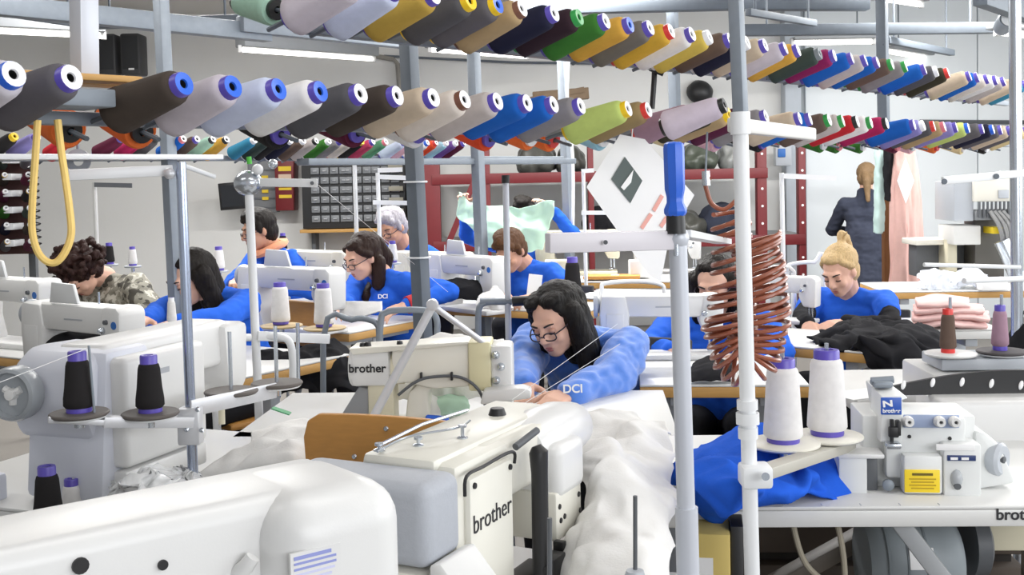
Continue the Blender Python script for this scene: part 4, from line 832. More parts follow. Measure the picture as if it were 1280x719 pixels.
mk('bob', 'woman with a dark bob bent forward in a blue sweatshirt', 236, 350, 4.6, face=214, pitch=24, lean=22, yaw=8, wl=P(215, 408, 4.1), wr=P(172, 405, 4.25), hair=hairm('near_black', '1D1815'), hairf=hair_bob, shirt=BLUET, sw=0.18, neck=(0.13, 0.06), elbow=((-1.2, -0.2, -0.5), (1.2, 0, -0.5)))
mk('curly', 'woman with big dark curly hair in a camouflage jacket', 100, 342, 5.2, face=210, pitch=56, lean=20, neck=(0.14, 0.03), sw=0.19, puff=1.2, wl=P(120, 400, 4.9), wr=P(80, 400, 4.85), hair=hairm('dark_brown_curls', '2E1A16'), hairf=hair_curly, shirt=CAMO, fold=0.012)
mk('brown', 'woman with short streaked brown hair in blue with black sleeves', 638, 314, 5.85, face=214, pitch=34, lean=20, neck=(0.13, 0.08), wl=P(668, 372, 5.5), wr=P(622, 373, 5.45), hair=hairm('streaked_brown', '5A3C26', 0.5), hairf=hair_short, sleeves='under', skin=SKIN2, elbow=((-1.2, 0, -0.5), (1.2, 0, -0.5)))
mk('coil', 'woman in glasses with short dark hair seen behind the copper coil', 893, 358, 4.35, face=196, pitch=18, lean=16, yaw=10, wl=P(932, 446, 3.98), wr=P(842, 440, 4.05), hair=hairm('near_black', '1D1815'), hairf=hair_bob, glasses=GLK, sw=0.18, elbow=((-1.3, 0, -0.5), (1.3, 0, -0.5)))
mk('blonde', 'blonde woman with a high ponytail in a blue tunic with black sleeves', 1049, 340, 5.05, face=214, pitch=28, lean=14, yaw=10, tilt=4, neck=(0.12, 0.1), wl=P(1056, 404, 4.72), wr=P(1010, 410, 4.72), hair=hairm('blonde', 'C9AC7E', 0.45), hairf=hair_high_tail, sleeves='under', elbow=((-1.3, -0.1, -0.5), (1, 0, -0.7)))
mk('coat', 'woman in a long navy coat standing with her back turned and blonde ponytail', 1083, 222, 9.0, face=20, pitch=14, lean=4, stand=True, neck=(0.05, 0.17), wl=P(1072, 292, 9.25), wr=P(1092, 292, 9.25), hair=hairm('dark_blonde', '7A6348', 0.4), hairf=hair_low_tail, shirt=NAVYC, trousers=JEAN,
   torso=lambda c, nb, hip, tv, rt, fw: (c.cap(nb - tv * 0.3, V((hip.x, hip.y, hip.z - 0.18)), 0.14, 0.17), c.cap(nb - tv * 0.05, nb + tv * 0.03, 0.085, 0.075)), vox=0.009)
chest_print(W['fleece'][2], 'DCI', 716, 487, 0.034)
chest_print(W['ponytail'][2], 'DCI', 479, 371, 0.03)
for k, (lb) in dict(fleece='chair under the woman in the fuzzy fleece', ponytail='chair under the woman with glasses and red cuff', greyhair='chair under the silver haired woman', scarf='chair under the woman with the orange scarf', bob='brown chair under the woman with the dark bob',
                    curly='chair under the curly haired woman', brown='chair under the woman with streaked brown hair', coil='chair under the woman behind the copper coil', blonde='chair under the blonde woman').items():
    root, hip, so = W[k]
    f_ = dict(fleece=212, ponytail=222, greyhair=208, scarf=226, bob=222, curly=214, brown=214, coil=196, blonde=214)[k]
    chair(lb, hip, f_, z=max(0.36, hip.z - 0.1), m=PLY if k == 'bob' else RUBBER, back=0.3 if k != 'bob' else 0.36)
# ------------------------------------------------------------------ work tables and their machines
def at(px, d, z): p = P(px, 300, d); p.z = z; return p
def table_corner(label, px, py, ang, wd, dp, z=0.77, **k):       # px,py: the corner at the +x end of the edge facing the viewer
    p = G(px, py, z); u = dirv(ang); n = V((-u.y, u.x, 0)); c = p - u * (wd / 2) + n * (dp / 2); return table(label, (c.x, c.y), ang, wd, dp, z, **k)
table_corner('beech edged white table before the woman with glasses and red cuff', 436, 416, 122, 1.2, 0.6)
table_px('beech edged white table in front of the copper coil woman', 905, 481, 96, 0.52, 0.62)
table_corner('beech edged white table draped with a black garment', 1100, 442, 130, 0.62, 0.46)
table_px('beech edged table under the mint cloth and the streaked haired woman', 590, 385, 118, 1.2, 0.42, z=0.79)
table_px('white table behind the two machines with blue badges', 105, 456, 122, 1.5, 0.62)
table_px('white table of the silver haired woman', 470, 348, 116, 1.6, 0.6, z=0.78)
table_px('beech edged table with a brown board behind the fleece woman', 795, 374, 112, 0.7, 0.5, z=0.79)
table_px('long low table carrying cream machine parts and a wooden board', 780, 352, 100, 1.1, 0.5, z=0.80)
table_px('beech edged bench under the embroidery machine and plastic bags', 1235, 363, 94, 1.1, 0.55, legs=True)
table_px('small white table with folded pink fabric', 1190, 412, 92, 0.42, 0.4, edge=LAM)
table('white topped table under the large machine with the round handwheel', (-0.773, 2.558), 112, 0.95, 0.74, edge=LAM)
_p = FA - FX * 0.5 + V((-FX.y, FX.x, 0)) * 0.1
table('white topped table under the rounded machine arm with violet sticker', (_p.x, _p.y), math.degrees(math.atan2(FX.x, FX.y)), 1.1, 0.5, edge=LAM)
table_px('white topped table under the cream machine with printed cover', 565, 545, 94, 1.15, 0.6, edge=LAM)
table_px('low white topped table under the big machine with black lever', 530, 900, 105, 0.66, 0.62, z=0.713, edge=LAM)
table_px('white worktop behind the overlock machine', 1250, 506, 92, 0.75, 0.6, z=0.76, edge=LAM)

lockstitch('white machine with blue badge before the dark bobbed woman', at(52, 3.85, 0.77), 122, s=0.93)
lockstitch('white machine with blue badge standing behind its twin', at(-28, 4.8, 0.77), 122)
lockstitch('white machine beside two tall white cones', at(318, 5.08, 0.77), 122)
lockstitch('white machine before the streaked haired woman', at(552, 5.75, 0.77), 140, s=0.98)
lockstitch('cream machine behind the woman with the ponytail', at(352, 6.1, 0.78), 122, m=CREAM, panel=False, logo=False)
lockstitch('white machine with a black band before the woman behind the coil', at(764, 4.02, 0.77), 94, s=0.8, panel=False, logo=False)
lockstitch('white machine whose needle head the blonde woman works at', at(925, 5.0, 0.77), 122, s=0.72, panel=False, logo=False)
lockstitch('cream machine by the silver haired woman', at(505, 6.2, 0.78), 122, m=CREAM, panel=False, logo=False, s=0.9)
lockstitch('far cream machine on the long low table', at(680, 7.25, 0.80), 95, m=BEIGE, panel=False, logo=False)
lockstitch('far white machine on the long low table', at(800, 7.3, 0.80), 95, m=WHITE, panel=False, logo=False, s=0.8)
# a wide white machine arm behind the overlock, with its black slotted strip
t = thing('wide_machine', 'wide white machine arm with a black slotted strip behind the overlock', 'sewing machine', at(1240, 2.66, 0.76), R(-2))
MB().span((-0.12, 0.0, 0.0), (0.34, 0.2, 0.105), 0.012, 3).build('arm', WHITE, t)
bs = MB(); n_ = 24; top = [(-0.24 + 0.62 * i / n_, 0.108 + 0.055 * math.sin(math.pi * (i + 2) / (n_ + 6))) for i in range(n_ + 1)]
bs.prism([(-0.24, 0.104)] + top + [(0.38, 0.104)], 0.10, 0.112, None); bso = bs.build('slotted_strip', BLACK, t)
for i in range(6): MB().ell((-0.18 + i * 0.072, 0.098, 0.13 + 0.006 * math.sin(i)), (0.006, 0.003, 0.012), Mx.Rotation(R(14), 3, 'Y')).build('slot', PAPER, bso)
MB().span((-0.06, 0.24, 0.0), (0.4, 0.5, 0.13), 0.008).build('rear_body', WHITE, t)
MB().box((0.2, 0.34, 0.15), (0.46, 0.16, 0.03), None, 0.004).build('rear_tray', GREYE, t)
t = thing('sheet', 'loose white paper sheet lying by the overlock lifter', 'paper', G(1085, 492, 0.79)); MB().box((0, 0, 0), (0.2, 0.12, 0.003), Mx.Rotation(R(22), 3, 'Z')).build('paper_sheet', PAPER, t)

# ------------------------------------------------------------------ standing cones
CN = 0
def stand_cone(px, py, d, col, core, label, kind='std', s=1.0, face='purple'):
    return thread_cone(Mx.Translation(P(px, py, d)), col, core, face, label, 'cones standing on the spool stands', kind, s)
CONES.pop('slim', None)
def cone_custom(kind, rb, rt, L, tp):
    y = MB(); y.lathe([(0.012, 0.012), (rb - 0.004, 0.011), (rb, 0.016), (rb * 0.985, 0.03), (rt + (rb - rt) * 0.5, L / 2), (rt * 1.01, L - 0.012), (rt - 0.002, L - 0.004), (rt - 0.007, L), (0.01, L)], n=26); ym = y.mesh('yarn_' + kind, 50)
    c = MB(); cr = rt * 0.8
    c.lathe([(0.008, 0.0), (rb * 0.82, 0.0), (rb * 0.84, 0.004), (rb * 0.8, 0.013), (cr, 0.014), (cr, L + tp - 0.003), (cr * 0.93, L + tp), (cr * 0.55, L + tp), (cr * 0.5, L + tp - 0.004), (cr * 0.45, L + tp - 0.03), (0, L + tp - 0.03)], n=20, mis=[0] * 6 + [1, 1, 2, 2]); cm = c.mesh('core_' + kind, 50)
    ym.materials.append(yarn('white'))
    for q in ('purple', 'white', 'black'): cm.materials.append(corem(q))
    CONES[kind] = (ym, cm, L + tp)
cone_custom('stub', 0.029, 0.022, 0.104, 0.016); cone_custom('tall', 0.0385, 0.031, 0.15, 0.017); cone_custom('slim', 0.0205, 0.016, 0.1, 0.012)
stand_cone(99, 516, 2.15, 'black', 'purple', 'black thread cone standing on the disc before the handwheel', 'stub', 1.0)
stand_cone(188, 516, 2.2, 'black', 'purple', 'black thread cone standing before the white side panel', 'stub', 0.96)
stand_cone(61, 657, 2.2, 'black', 'purple', 'black thread cone standing on the white table', 'stub', 1.0)
stand_cone(91, 656, 2.28, 'white', 'purple', 'white thread cone half hidden behind a black cone', 'stub', 0.8)
stand_cone(351, 405, 4.25, 'white', 'purple', 'tall white cone beside the machine with two cones', 'tall', 0.95)
stand_cone(405, 408, 4.2, 'white', 'purple', 'tall white cone beside the glasses woman with white cloth', 'tall', 0.97)
stand_cone(979, 553, 2.19, 'white', 'purple', 'big white cone with purple rim over the blue garment', 'tall', 1.0)
stand_cone(1034, 543, 2.26, 'white', 'purple', 'big white cone with purple rim beside the overlock', 'tall', 1.04)
stand_cone(1185, 441, 2.95, 'brown', 'red', 'slim brown cone with red rim on a white disc', 'slim', 1.05, 'red')
stand_cone(1250, 438, 2.95, 'mauve', 'purple', 'slim mauve cone with purple rim on a dark disc', 'slim', 1.08)
stand_cone(274, 338, 5.6, 'white', 'purple', 'small white cone behind the dark bobbed woman', 'stub', 1.0)
stand_cone(166, 332, 6.0, 'white', 'purple', 'small white cone before the plaster wall by a black one', 'stub', 0.85)
stand_cone(137, 330, 6.0, 'black', 'purple', 'small black cone beside the curly hair', 'stub', 0.95)
stand_cone(354, 314, 6.3, 'navy', 'purple', 'small navy cone behind the woman with the orange scarf', 'stub', 0.85)
stand_cone(491, 328, 5.9, 'white', 'purple', 'white cone before the silver haired woman', 'stub', 0.95)
stand_cone(215, 405, 3.3, 'white', 'white', 'pale cone before the bobbed woman in blue', 'slim', 0.7)
stand_cone(716, 368, 5.0, 'black', 'purple', 'black cone behind the fleece woman', 'stub', 1.4)

# ------------------------------------------------------------------ spool stands
def rod(mb, a, b, r_): mb.tube(a, b, r_, n=12)
def stand(label, base, top, r_, m, group=None):
    b = V(base); t = thing('spool_stand', label, 'spool stand', b, 0, 'spool stands'); MB().tube((0, 0, 0), V(top) - b, r_, n=16).build('pole', m, t); t['o'] = 0; del t['o']; return t, b
DISC = mat('taupe_disc', '5E5854', 0.6)
def disc(t, b, p, r_, m=DISC, pin=None, under=True):
    q = V(p) - b; d_ = MB().lathe([(0, -0.006), (r_ * 0.92, -0.006), (r_, -0.002), (r_, 0.001), (r_ * 0.96, 0.003), (0, 0.003)], Mx.Translation(q), 32).build('spool_disc', m, t)
    if under: MB().lathe([(0, -0.01), (r_ * 0.9, -0.009), (r_ * 0.95, -0.0055), (0, -0.0055)], Mx.Translation(q), 32).build('disc_rim', WPOLE, d_)
    MB().lathe([(0, -0.03), (0.01, -0.028), (0.01, -0.008), (0, -0.008)], Mx.Translation(q), 10).build('disc_bolt', CHROME, d_)
    if pin: MB().tube(q, q + V((0, 0, pin)), 0.0045, n=8).build('spool_pin', CHROME, d_)
def strip(t, b, p0, p1, wd, ht, m, name='arm_bar'): return MB().bar(V(p0) - b, V(p1) - b, wd, ht, 0.002).build(name, m, t)
# chrome stand with four discs
t, b = stand('tall chrome spool stand with four dark discs on a flat steel arm', P(243, 634, 2.27), P(226, 203, 2.27), 0.0105, mat('blue_chrome', 'AEB8CC', 0.22, 0.8, var=0.03))
strip(t, b, P(128, 527, 2.16), P(240, 527, 2.25), 0.03, 0.022, ALU); strip(t, b, P(60, 524, 2.12), P(130, 527, 2.16), 0.03, 0.012, ALU)
strip(t, b, P(238, 511, 2.25), P(345, 488, 2.5), 0.006, 0.034, ALU)
MB().box(P(238, 532, 2.26) - b, (0.045, 0.035, 0.075), None, 0.004).build('clamp', ALU, t)
for q in ((247, 512), (233, 537), (252, 538)): MB().ell(P(q[0], q[1], 2.235) - b, (0.006,) * 3, None, 1).build('clamp_bolt', CHROME, t)
disc(t, b, P(99, 516.5, 2.15), 0.056); disc(t, b, P(188, 516.5, 2.2), 0.056); disc(t, b, P(289, 489, 2.42), 0.058, pin=0.13); disc(t, b, P(346, 479, 2.52), 0.058, pin=0.13)
MB().tube(P(118, 516, 2.14) - b, P(111, 432, 2.14) - b, 0.0025, n=8).build('guide_wire', STEEL, t)
strip(t, b, P(86, 219, 2.2), P(216, 213, 2.28), 0.008, 0.022, WPOLE, 'thread_bar'); MB().ell(P(212, 217, 2.26) - b, (0.012,) * 3).build('joint', ALU, t); MB().tube(P(226, 206, 2.27) - b, P(268, 221, 2.35) - b, 0.005).build('side_rod', WPOLE, t)
# white stand with the chrome thread roller
t, b = stand('white spool stand with a chrome roller head and two bent side tubes', at(321, 3.5, 0.0), P(311, 235, 3.5), 0.0135, WPOLE)
MB().ell(P(310, 229, 3.5) - b, (0.045, 0.035, 0.04), None, 3).build('roller_head', CHROME, t); MB().ell(P(322, 212, 3.48) - b, (0.018,) * 3).build('roller_ball', WPOLE, t); MB().ell(P(341, 205, 3.5) - b, (0.016,) * 3).build('roller_ball', CHROME, t)
MB().tube(P(312, 205, 3.5) - b, P(311, 196, 3.5) - b, 0.008).build('green_tip', mat('green_tip', '58C24A', 0.5), t)
sb = strip(t, b, P(325, 228, 3.48), P(397, 229, 3.45), 0.006, 0.026, WPOLE, 'thread_bar'); MB().tube(P(390, 229, 3.44) - b, P(390, 229, 3.43) - b, 0.006).build('bar_hole', DGREY, sb)
MB().sweep(smooth_path([at(268, 3.4, 0.2) - b, P(268, 470, 3.4) - b, P(268, 432, 3.4) - b, P(276, 423, 3.4) - b, P(313, 422, 3.45) - b], 5), 0.012, 10).build('bent_tube', WPOLE, t)
MB().sweep(smooth_path([P(318, 421, 3.5) - b, P(348, 421, 3.5) - b, P(362, 428, 3.5) - b, P(366, 450, 3.5) - b, P(366, 480, 3.5) - b], 5), 0.012, 10).build('bent_tube', WPOLE, t)
strip(t, b, P(322, 420, 3.48), P(412, 424, 3.6), 0.01, 0.03, WPOLE); MB().tube(P(373, 474, 3.45) - b, P(372, 404, 3.45) - b, 0.006).build('spool_pin', CHROME, t)
disc(t, b, P(352, 407, 4.25), 0.08, mat('tan_disc', 'B8A27A', 0.6), under=False); disc(t, b, P(406, 410, 4.2), 0.08, MATS['tan_disc'], under=False)
# thin grey stand behind the fleece woman
t, b = stand('thin grey spool stand with black cap beside the square post', at(632, 3.75, 0.0), P(632, 220, 3.75), 0.0105, GPOLE)
MB().tube(P(632, 229, 3.74) - b, P(632, 219, 3.74) - b, 0.0135).build('cap', BLACK, t); MB().tube(P(600, 377, 3.75) - b, P(640, 377, 3.75) - b, 0.012).build('cross_tube', STEEL, t)
MB().sweep(smooth_path([P(640, 377, 3.7) - b, P(690, 374, 3.7) - b], 4), 0.017).build('black_sleeve', BLACK, t)
MB().sweep(smooth_path([P(598, 430, 3.75) - b, P(598, 392, 3.75) - b, P(603, 380, 3.75) - b, P(618, 377, 3.75) - b], 5), 0.011, 10).build('bent_tube', STEEL, t)
for pts, d, lb in (([(476, 470), (476, 402), (482, 391), (496, 388), (528, 388), (543, 394), (547, 410), (547, 450)], 3.5, 'grey bent tube frame before the beech edged table with the red cuff woman'),
                   ([(404, 424), (440, 400), (462, 400), (472, 408), (474, 430)], 3.9, 'short grey bent tube at the corner of the beech edged table')):
    b = at(pts[0][0], d, 0.0); t = thing('bobbin_stand', lb, 'bobbin stand', b, 0)
    MB().sweep(smooth_path([V((0, 0, 0))] + [P(x, y, d) - b for x, y in pts] + ([V((P(pts[-1][0], 400, d) - b).to_tuple()[:2] + (0,))]), 4), 0.0105, 10).build('bent_tube', STEEL, t)
# pale grey stand with the flat bar and the screwdriver
t, b = stand('pale grey spool stand with a bolted flat bar at its top', P(862, 780, 1.52), P(847, 290, 1.52), 0.0125, GPOLE)
MB().tube(P(861, 760, 1.52) - b, P(858, 634, 1.52) - b, 0.0158, n=16).build('sleeve', GPOLE, t)
br_ = strip(t, b, P(684, 304, 1.46), P(845, 300, 1.52), 0.02, 0.026, mat('pale_bar', 'DDD9DF', 0.4, var=0.04)); MB().ell(P(847, 298, 1.52) - b, (0.016, 0.016, 0.018)).build('elbow', GPOLE, t)
for x in (695, 789): MB().lathe([(0, 0), (0.006, 0), (0.006, 0.003), (0.003, 0.005), (0, 0.005)], axis_m(P(x, 305, 1.458 + (x - 684) * 0.00037 - 0.002) - b, (0, -1, 0)), 12).build('bolt', CHROME, br_)
MB().tube(P(757, 303, 1.47) - b, P(757, 303, 1.466) - b, 0.003).build('bar_hole', DGREY, br_)
MB().bar(P(850, 292, 1.55) - b, P(905, 302, 2.2) - b, 0.03, 0.01).build('rear_bar', WPOLE, t)
sd = thing('screwdriver', 'blue screwdriver standing upright in the pale grey stand', 'screwdriver', P(845, 292, 1.51)); o_ = V(sd.location)
u_ = (P(842, 178, 1.51) - o_).normalized(); Ms = axis_m((0, 0, 0), u_)
MB().lathe([(0, 0), (0.0135, 0.0), (0.0125, 0.025), (0, 0.026)], Ms, 14).build('ferrule', BLACK, sd)
hd_ = MB().lathe([(0, 0.024), (0.013, 0.024), (0.0155, 0.028), (0.0155, 0.033), (0.0115, 0.042), (0.0115, 0.05), (0.0138, 0.06), (0.0142, 0.115), (0.013, 0.121), (0.009, 0.1235), (0, 0.124)], Ms, 8).build('handle', BLUEP, sd)
MB().tube(u_ * -0.03, u_ * 0.005, 0.004).build('shaft', CHROME, sd)
# white round pole with collars
t, b = stand('thick white round pole with collars beside the copper coil', P(942, 790, 1.92), P(925, 146, 1.92), 0.0135, WPOLE)
for y0, y1, r_ in ((140, 168, 0.017), (500, 512, 0.018), (516, 530, 0.02), (534, 548, 0.017)): MB().tube(P(925 + (y1 - 140) * 0.025, y1, 1.92) - b, P(925 + (y0 - 140) * 0.025, y0, 1.92) - b, r_, n=20).build('collar', WPOLE, t)
cl_ = MB(); cl_.box(P(944, 594, 1.91) - b, (0.052, 0.05, 0.038), None, 0.006); cl_.build('clamp', WPOLE, t); MB().tube(P(957, 596, 1.87) - b, P(957, 596, 1.86) - b, 0.007).build('clamp_bolt', CHROME, t)
strip(t, b, P(950, 592, 1.93), P(1060, 556, 2.3), 0.035, 0.02, mat('warm_grey_bar', 'B9B6AC', 0.5))
disc(t, b, P(979, 554, 2.19), 0.072, CREAM, pin=0.185, under=False); disc(t, b, P(1034, 545, 2.26), 0.072, CREAM, pin=0.19, under=False)
MB().bar(P(915, 156, 1.95) - b, P(1015, 168, 2.35) - b, 0.02, 0.026, 0.004).build('top_arm', mat('warm_white_bar', 'DCDAD6', 0.45), t)
# chrome pole by the frame edge
t, b = stand('chrome pole with three white thread bars beside the embroidery machine', at(1274, 3.3, 0.0), P(1268, -30, 3.3), 0.017, CHROME)
q_ = strip(t, b, P(1178, 226, 3.1), P(1296, 215, 3.28), 0.01, 0.022, WPOLE, 'thread_bar')
for x in (1180, 1245): MB().lathe([(0, 0), (0.008, 0), (0.008, 0.004), (0, 0.004)], axis_m(P(x, 227 - (x - 1180) * 0.1, 3.09 + (x - 1180) * 0.0015) - b, (0, -1, 0)), 12).build('bolt', STEELD, q_)
MB().tube(P(1155, 331, 3.2) - b, P(1275, 334, 3.28) - b, 0.006).build('thread_rod', WPOLE, t); MB().tube(P(1205, 351, 3.1) - b, P(1290, 348, 3.28) - b, 0.008).build('thread_rod', WPOLE, t)
# stand with the brown and mauve cones
t, b = stand('low spool stand with a white and a dark disc carrying slim cones', at(1200, 3.0, 0.76), P(1222, 452, 3.0), 0.01, GPOLE)
strip(t, b, P(1180, 449, 2.97), P(1280, 449, 2.97), 0.04, 0.012, GREYE); disc(t, b, P(1188, 442, 2.95), 0.067, WHITE, pin=0.15, under=False); disc(t, b, P(1252, 439, 2.95), 0.064, mat('disc_dark', '4A4648', 0.6), pin=0.15)
# white stands further back
for k, (px, y0, d, bars, lb) in enumerate(((443, 204, 5.7, [((445, 203), (490, 199))], 'slim white stand with one short bar before the drawer cabinet'), (472, 216, 6.0, [((472, 213), (503, 212)), ((472, 221), (520, 223)), ((466, 253), (520, 254))], 'slim cream stand with two bars beside the square post'),
                                   (977, 216, 5.4, [((979, 220), (1045, 223))], 'slim white stand with a long thin bar before the red shelving'), (729, 214, 6.6, [((727, 214), (742, 213)), ((727, 266), (760, 266))], 'slim cream stand behind the hanging paper tag'),
                                   (118, 228, 5.9, [((118, 231), (165, 232))], 'slim grey stand before the plaster wall by the yellow loop'))):
    t, b = stand(lb, at(px + 4, d, 0.0), P(px, y0, d), 0.011, WPOLE if k != 4 else mat('wall_white_tube', 'CFCFCD', 0.5))
    for p0, p1 in bars: MB().bar(P(p0[0], p0[1], d - 0.02) - b, P(p1[0], p1[1], d) - b, 0.012, 0.024).build('thread_bar', WPOLE if k != 4 else DGREY, t)

for px, py, d, lb in ((274, 339, 5.6, 'small disc stand carrying one white cone behind the bobbed woman'), (166, 333, 6.0, 'small disc stand carrying one white cone by the plaster wall'), (137, 331, 6.0, 'small disc stand carrying the small black cone'), (354, 315, 6.3, 'small disc stand carrying the navy cone'), (491, 329, 5.9, 'small disc stand before the silver haired woman'), (215, 406, 3.3, 'small disc stand carrying the pale cone'), (716, 369, 5.0, 'small disc stand carrying the black cone behind the fleece woman')):
    t, b = stand(lb, at(px, d, 0.0), P(px, py, d), 0.009, WPOLE); disc(t, b, P(px, py, d), 0.045, GREYE, under=False)

# ------------------------------------------------------------------ hanging things
YL = mat('yellow_elastic', 'EDCB78', 0.6, var=0.1, scale=60)
pts = [(47, 150), (44, 200), (41, 245), (40, 285), (46, 312), (57, 326), (70, 328), (82, 314), (89, 292), (87, 262), (82, 225), (76, 185), (72, 150)]
o_ = P(60, 150, 1.82); t = thing('elastic_loop', 'yellow elastic band looped over the lower thread rail', 'elastic band', o_)
MB().sweep(smooth_path([P(x, y, 1.82 + 0.004 * i) - o_ for i, (x, y) in enumerate(pts)], 5), 0.0062, 8).build('band', YL, t)
# paper tag
o_ = P(797, 262, 2.98); t = thing('paper_tag', 'white paper tag with a dark printed diamond hanging from the rail', 'paper tag', o_)
def tg(x, y, dd=0.0): return P(x, y, 2.98 + dd + (x - 800) * 0.0006) - o_
def plate(pts, dd, name, m, parent, th=0.003):
    mb = MB(); a = [mb.bm.verts.new(tg(x, y, dd)) for x, y in pts]; c = [mb.bm.verts.new(tg(x, y, dd + th)) for x, y in pts]; mb.bm.faces.new(a); mb.bm.faces.new(c[::-1])
    for i in range(len(pts)): mb.bm.faces.new((a[i], c[i], c[(i + 1) % len(pts)], a[(i + 1) % len(pts)]))
    return mb.build(name, m, parent)
MB().tube(tg(790, 171), P(792, 140, 3.05) - o_, 0.0015, n=6).build('string', MATS['white_thread'] if 'white_thread' in MATS else PAPER, t)
tagp = plate([(733, 234), (775, 168), (806, 174), (868, 244), (836, 300), (826, 352), (812, 345)], 0, 'card', PAPER, t)
plate([(764, 224), (781, 196), (803, 226), (788, 254)], -0.003, 'printed_diamond', mat('print_slate', '55605E', 0.6), tagp); plate([(776, 234), (792, 212), (789, 228), (780, 238)], -0.006, 'printed_leaf', PAPER, tagp)
for a_, b_ in (((800, 284), (812, 266)), ((815, 262), (826, 243)), ((824, 282), (832, 270))):
    plate([a_, (a_[0] + 4, a_[1] + 3), (b_[0] + 4, b_[1] + 3), b_], -0.003, 'red_print', mat('pale_red_print', 'E8A79C', 0.6), tagp)
# coiled hose
o_ = P(915, 255, 2.05); t = thing('coiled_air_hose', 'copper coloured coiled air hose hanging beside the white pole', 'hose', o_)
axis = smooth_path([(912, 262), (914, 300), (915, 345), (913, 390), (914, 425), (926, 446), (941, 440), (950, 410), (952, 370), (948, 330), (945, 300)], 40)
def pa(x, y): return P(x, y, 2.05) - o_
A3 = [pa(p.x, p.y) for p in [V((q[0], q[1], 0)) for q in axis]]
hose = []; turns = 36; ns = turns * 14; L_ = len(A3) - 1
for i in range(ns + 1):
    f = (i / ns) ** 0.85; k = f * L_; j = min(int(k), L_ - 1); p = A3[j].lerp(A3[j + 1], k - j); tn = (A3[min(j + 3, L_)] - A3[max(j - 3, 0)]).normalized()
    yv = V((0, 1, 0)); xv = yv.cross(tn).normalized(); r_ = 0.030 + 0.019 * min(1, f * 2.2) - 0.015 * max(0, f - 0.75) * 2; a = i / 14 * 2 * math.pi
    r_ *= 1 + 0.22 * NZ.noise(V((i / 40, 0, 3))); p = p + V((0.006 * NZ.noise(V((i / 25, 7, 0))), 0, 0.008 * NZ.noise(V((i / 20, 1, 9)))))
    hose.append(p + (xv * math.cos(a) + yv * math.sin(a) + tn * 0.25 * math.cos(a)) * r_)
MB().sweep(hose, 0.0043, 7).build('coil', mat('copper_polyurethane', '94523A', 0.3, 0.0, var=0.1, spec=0.7), t)
MB().sweep(smooth_path([pa(921, 250), pa(905, 262), pa(890, 255), pa(884, 240), pa(882, 228), pa(888, 222)], 6) , 0.0043, 8).build('hose_end', MATS['copper_polyurethane'], t)
MB().tube(pa(883, 232), pa(882, 214), 0.0075).build('fitting', CHROME, t); MB().tube(pa(882, 216), pa(884, 165), 0.002, n=6).build('hanging_wire', STEEL, t)

# ------------------------------------------------------------------ fabrics
WCL = mat('white_cotton', 'E4E3E1', 0.95, var=0.03, scale=40, bump=0.1, bscale=200, spec=0.1)
BCL = mat('royal_blue_garment', '2A62D8', 0.95, var=0.08, scale=60, bump=0.1, bscale=300, spec=0.1)
def fab(name, label, rows, m, cat='fabric', **k):
    o = cloth(name, rows, m, None, **k); tag(o, label, cat); return o
fab('white_cloth', 'large white cloth draped over the machine bed by the fleece woman',
    [[P(640, 527, 2.75), P(690, 517, 2.7), P(740, 513, 2.65), P(790, 512, 2.6), P(822, 530, 2.55)], [P(700, 560, 2.3), P(735, 552, 2.3), P(775, 556, 2.3), P(812, 560, 2.3), P(845, 575, 2.3)], [P(725, 610, 2.1), P(748, 585, 2.05), P(790, 590, 2.05), P(825, 605, 2.1), P(842, 622, 2.1)],
     [P(716, 660, 1.95), P(745, 640, 1.9), P(785, 640, 1.88), P(820, 645, 1.9), P(842, 660, 1.95)], [P(690, 700, 1.85), P(735, 698, 1.75), P(785, 702, 1.7), P(818, 695, 1.75), P(840, 680, 1.85)], [P(690, 745, 1.8), P(735, 750, 1.68), P(785, 755, 1.62), P(820, 750, 1.68), P(845, 735, 1.8)]], WCL, fold=0.03, freq=9, nu=80, nv=80)
fab('blue_garment', 'crumpled royal blue garment lying on the overlock table',
    [[G(868, 560, 0.80), G(930, 540, 0.84), G(985, 560, 0.82), G(1040, 552, 0.80), G(1075, 555, 0.785)], [G(838, 580, 0.82), G(905, 578, 0.88), G(965, 580, 0.86), G(1030, 575, 0.83), G(1070, 580, 0.785)], [G(834, 600, 0.80), G(890, 612, 0.86), G(950, 615, 0.86), G(1020, 600, 0.82), G(1065, 600, 0.785)], [G(850, 628, 0.785), G(895, 640, 0.80), G(945, 632, 0.81), G(1010, 618, 0.79), G(1055, 612, 0.78)], [G(862, 632, 0.74), G(895, 652, 0.74), G(940, 640, 0.78), G(1005, 624, 0.78), G(1050, 618, 0.776)]],
    BCL, 'garment', fold=0.04, freq=7.5, nu=80, nv=80, thick=0.006, seed=3)
fab('black_garment', 'black garment spread over the table edge by the blonde woman',
    [[P(1050, 408, 4.6), P(1085, 402, 4.6), P(1120, 404, 4.5), P(1150, 408, 4.45), P(1165, 414, 4.4)], [P(1024, 420, 4.4), P(1060, 412, 4.35), P(1105, 410, 4.25), P(1145, 416, 4.2), P(1175, 427, 4.2)], [P(1022, 428, 4.18), P(1065, 428, 4.1), P(1108, 428, 4.0), P(1145, 435, 4.0), P(1178, 450, 4.05)], [P(1080, 440, 4.05), P(1095, 450, 4.0), P(1118, 460, 3.94), P(1148, 465, 3.95), P(1176, 470, 4.0)], [P(1105, 480, 4.0), P(1118, 490, 3.96), P(1135, 495, 3.93), P(1155, 497, 3.95), P(1172, 490, 4.0)]],
    BLKC, 'garment', fold=0.05, freq=9, nu=60, nv=60, thick=0.008, seed=5)
